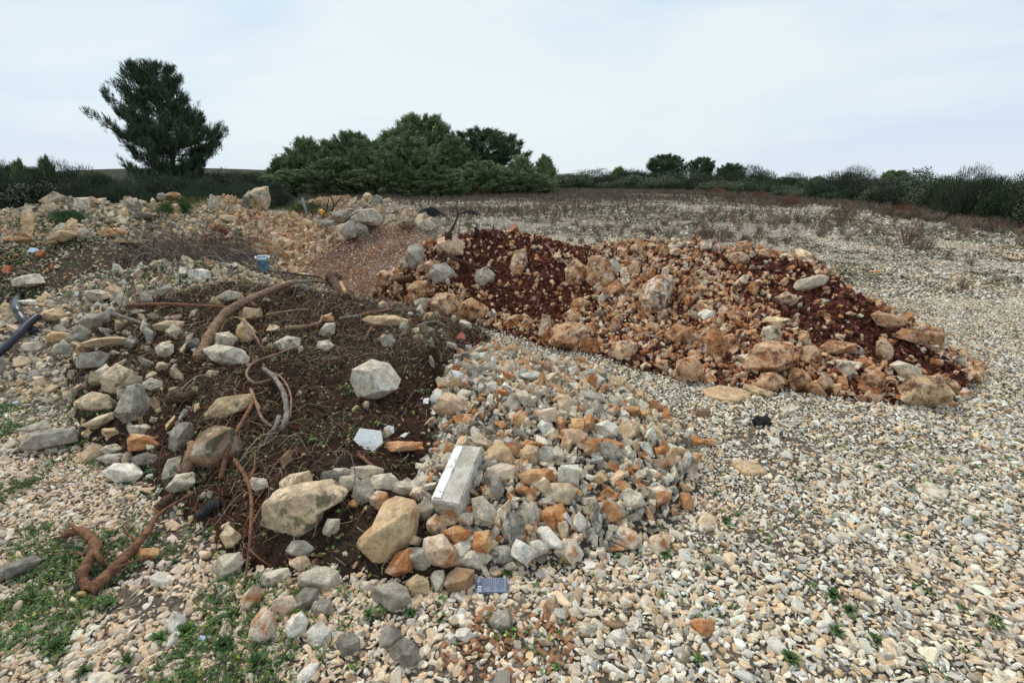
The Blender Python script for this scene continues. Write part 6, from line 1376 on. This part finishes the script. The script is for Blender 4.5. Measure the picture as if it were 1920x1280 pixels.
rot = Matrix.Rotation(rad(-24), 4, 'Y'); cb.matrix_world = basis(wx, ax, nz_, ctr) @ rot
pm = boxmesh('painted_edge', .012, Lb*1.0, .075, .003, 6, .004, 8); po = link('painted_edge', pm, MAT['paint'], cb); po.location = (-W_/2-.002, -.0, .012)
pm = boxmesh('painted_face', .042, Lb*.98, .006, .002, 4, .003, 9); po = link('painted_face', pm, MAT['paint'], cb); po.location = (-W_/2+.022, .0, .0575)
OCC.append((*ctr, .12))
# printed packet
plain('packet_card', (.13, .155, .20), .4, .5, .12); plain('packet_print', (.22, .25, .32), .4, .5, .1); plain('packet_dark', (.05, .06, .085), .4, .5, .1); plain('packet_white', (.75, .76, .78), .5, .4, .04); plain('ink', (.04, .045, .06), .5, .3, .05); plain('pale_ink', (.55, .60, .70), .5, .3, .05)
o = hit(921, 1098, .03); d = raydir(921, 1098); N_ = np.array([.03, -.38, .92]); N_ /= np.linalg.norm(N_)
def on_pl(u, v): q = raydir(u, v); return CAM+q*(((o-CAM)@N_)/(q@N_))
TL, TR, BL = on_pl(892, 1083), on_pl(950, 1083), on_pl(894, 1111); X_ = TR-TL; pw_ = np.linalg.norm(X_); X_ /= pw_; Yv = np.cross(N_, X_); ph_ = abs((TL-BL)@Yv); ct = (TL+X_*pw_/2)-Yv*ph_/2
e = empty('printed_packet', (0, 0, 0)); e.matrix_world = basis(X_, Yv, N_, ct); tag(e, 'small flattened dark blue grey printed card packet on the gravel', 'packet')
def pl(name, x0, x1, y0, y1, z, th, mat): q = link(name, boxmesh(name, (x1-x0)*pw_, (y1-y0)*ph_, th, .0), MAT[mat], e); q.location = (((x0+x1)/2-.5)*pw_, ((y0+y1)/2-.5)*ph_, z); return q
pl('sleeve', 0, 1.02, 0, 1, 0, .006, 'packet_card'); pl('front_panel', .26, .98, .06, .98, .0042, .0012, 'packet_print'); pl('side_panel', .04, .17, .50, .98, .0042, .0012, 'packet_dark'); pl('hang_hole', .01, .05, .30, .52, .0044, .0012, 'ink'); lab_ = pl('barcode_label', .08, .19, .04, .44, .0046, .0014, 'packet_white')
def pj(name, rects, z, mat, par):
    bm = bmesh.new()
    for x0, x1, y0, y1 in rects:
        r = bmesh.ops.create_cube(bm, size=1); bmesh.ops.scale(bm, vec=((x1-x0)*pw_, (y1-y0)*ph_, .0008), verts=r['verts']); bmesh.ops.translate(bm, vec=(((x0+x1)/2-.5)*pw_, ((y0+y1)/2-.5)*ph_, z), verts=r['verts'])
    me = bpy.data.meshes.new(name); bm.to_mesh(me); bm.free(); return link(name, me, MAT[mat], par)
rr = random.Random(4)
pj('barcode', [(.095, .175, .07+i*.035, .07+i*.035+rr.uniform(.006, .018)) for i in range(9)], .0054, 'ink', e)
pj('fine_print', [(.28+i*.034, .28+i*.034+.010, .94-rr.uniform(.45, .85), .94) for i in range(19)], .0050, 'ink', e)
pj('fine_print', [(.297+i*.068, .297+i*.068+.007, .94-rr.uniform(.3, .6), .95) for i in range(7)], .0050, 'pale_ink', e)
pj('symbols', [(.05, .075, .86, .94), (.09, .115, .86, .94), (.13, .155, .86, .94), (.05, .075, .70, .80), (.09, .115, .70, .80), (.13, .155, .70, .80), (.09, .12, .56, .62)], .0052, 'pale_ink', e)
q = link('leaflet', boxmesh('leaflet', .72*pw_, .5*ph_, .0015, 0), MAT['packet_white'], e); q.location = (-.11*pw_, -.42*ph_, -.010); q.rotation_euler = (.12, 0, -.05)
# scraps
plain('pink_plastic', (.66, .17, .12), .45, .4, .15); plain('orange_plastic', (.80, .30, .03), .5, .4, .1); plain('yellow_plastic', (.70, .36, .06), .6, .3, .15); plain('brick', (.42, .13, .06), .9, .2, .25, .4); plain('foil', (.62, .72, .82), .4, .5, .2); plain('blue_film', (.12, .30, .55), .4, .5, .2); plain('galvanised', (.32, .36, .40), .5, .5, .2); plain('ash', (.013, .013, .015), .95, .1, .3, .6); plain('black_cloth', (.015, .015, .018), .8, .2, .3, .4)
flatpiece('plastic_scrap', [(851, 636), (866, 621), (872, 628), (873, 636), (862, 635)], (864, 632), (.1, -.85, .5), .004, 'pink_plastic', 'pink red piece of broken plastic at the right end of the brown mound', 'plastic scrap')
hero([(1641, 510, 9, 8)], 'orange', 'rock_plain', 'tiny bright orange scrap on the gravel right of the red heap', 'orange_scrap', sub=3, smooth=True); so_ = bpy.context.scene.objects['orange_scrap']; so_.material_slots[0].material = MAT['orange_plastic']; so_['category'] = 'scrap'
flatpiece('foil_wrapper', [(50, 472), (58, 464), (68, 465), (74, 470), (64, 474)], (62, 469), (0, -.8, .6), .01, 'foil', 'crumpled white and blue wrapper on the dark litter soil', 'wrapper')
flatpiece('brick_shard', [(68, 476), (80, 470), (86, 474), (78, 481), (70, 481)], (77, 476), (0, -.7, .7), .05, 'brick', 'orange brick shard right of the crumpled wrapper', 'brick shard')
flatpiece('brick_shard', [(6, 508), (12, 500), (24, 499), (18, 512), (8, 514)], (15, 506), (0, -.7, .7), .05, 'brick', 'orange brick shard at the left edge', 'brick shard')
flatpiece('brick_shard', [(94, 500), (100, 494), (102, 504), (96, 506)], (98, 500), (.3, -.8, .4), .04, 'brick', 'small upright brick shard in the dark litter soil', 'brick shard')
flatpiece('plastic_scrap', [(370, 1197), (377, 1190), (386, 1193), (382, 1200)], (378, 1195), (0, -.6, .7), .004, 'foil', 'pale blue torn plastic bit in the clover near the bottom left', 'plastic scrap')
# metal post, canister, rods, ash piles, rag
p0 = hit(577, 404, .0); p1 = p0+np.array([-.10, 0, .52]); 
me = boxmesh('metal_post', .07, .05, .54, .004); po = link('metal_post', me, MAT['galvanised']); po.location = tuple((p0+p1)/2+[0, 0, -.02]); po.rotation_euler = (0, -.16, .3); tag(po, 'grey square metal post sticking up from the far heap', 'post')
V, F = lathe([(0, 0), (.09, 0), (.115, .02), (.125, .07), (.11, .13), (.05, .17), (.03, .19), (0, .19)], 24); b = hit(603, 405); ca = link('plastic_float', mesh_np('plastic_float', V*[1.1, 1, .9], F), MAT['yellow_plastic']); ca.location = tuple(b+[0, 0, .02]); ca.rotation_euler = (0, 1.1, .3); tag(ca, 'dirty orange yellow plastic canister on the far grey heap', 'canister')
for pts, lb in (([(572, 372, .05), (590, 382, .3), (612, 396, .05)], 'thin dark rod leaning from the metal post'), ([(612, 396, .0), (614, 385, .3), (616, 374, .5)], 'upright black rod beside the orange yellow canister'), ([(620, 395, .0), (632, 380, .3), (640, 371, .4)], 'black rod slanting right above the canister'), ([(622, 398, .0), (626, 384, .35), (620, 370, .55)], 'curved black rod above the canister'), ([(605, 410, .0), (608, 400, .15), (622, 394, .1)], 'thin bent black cable over the far grey boulders'), ([(640, 425, .0), (655, 408, .2), (672, 396, .2), (690, 386, .1)], 'long black rod lying over the far grey boulders')):
    P = pxpath(pts, 6); tag(link('metal_rod', quads_to_mesh('metal_rod', [tube_vf(P, .014, 6)]), MAT['char']), lb, 'rod')
for u_, v_, w_, h_, lb in ((806, 400, 62, 17, 'left black ash pile on the pale field'), (880, 400, 50, 11, 'right, lower black ash pile on the pale field')):
    c = hit(u_, v_+h_*.4); dd = project(c)[2]; rx, hz = w_*dd/907/2, h_*dd/907*1.1; n = 60; xs = np.linspace(-1.3, 1.3, n); X, Y = np.meshgrid(xs*rx, xs*rx*.8, indexing='ij')
    rr_ = np.hypot(X/rx, Y/(rx*.8)); Z = hz*np.clip(1-rr_**1.3, -.1, 1)*(.75+.5*fbm(X*2, Y*2, 0, int(u_), 4))+(fbm(X*14, Y*14, 0, 9, 3)-.5)*.06*np.clip(1.2-rr_, 0, 1)-.02
    i, j = np.meshgrid(np.arange(n-1), np.arange(n-1), indexing='ij'); F = np.stack([i*n+j, (i+1)*n+j, (i+1)*n+j+1, i*n+j+1], -1).reshape(-1, 4)
    tag(link('ash_pile', mesh_np('ash_pile', np.stack([X, Y, Z], -1).reshape(-1, 3), F), MAT['ash'], None, (c[0], c[1]+rx*.3, float(base_z(np.array([c[0]]), np.array([c[1]]))[0]))), lb, 'ash pile')
hero([(1428, 790, 34, 20)], 'dgrey', 'rock_plain', 'black charred lump on the pale gravel in front of the red heap', 'charred_lump', amp=.4); bpy.context.scene.objects['charred_lump'].material_slots[0].material = MAT['char']
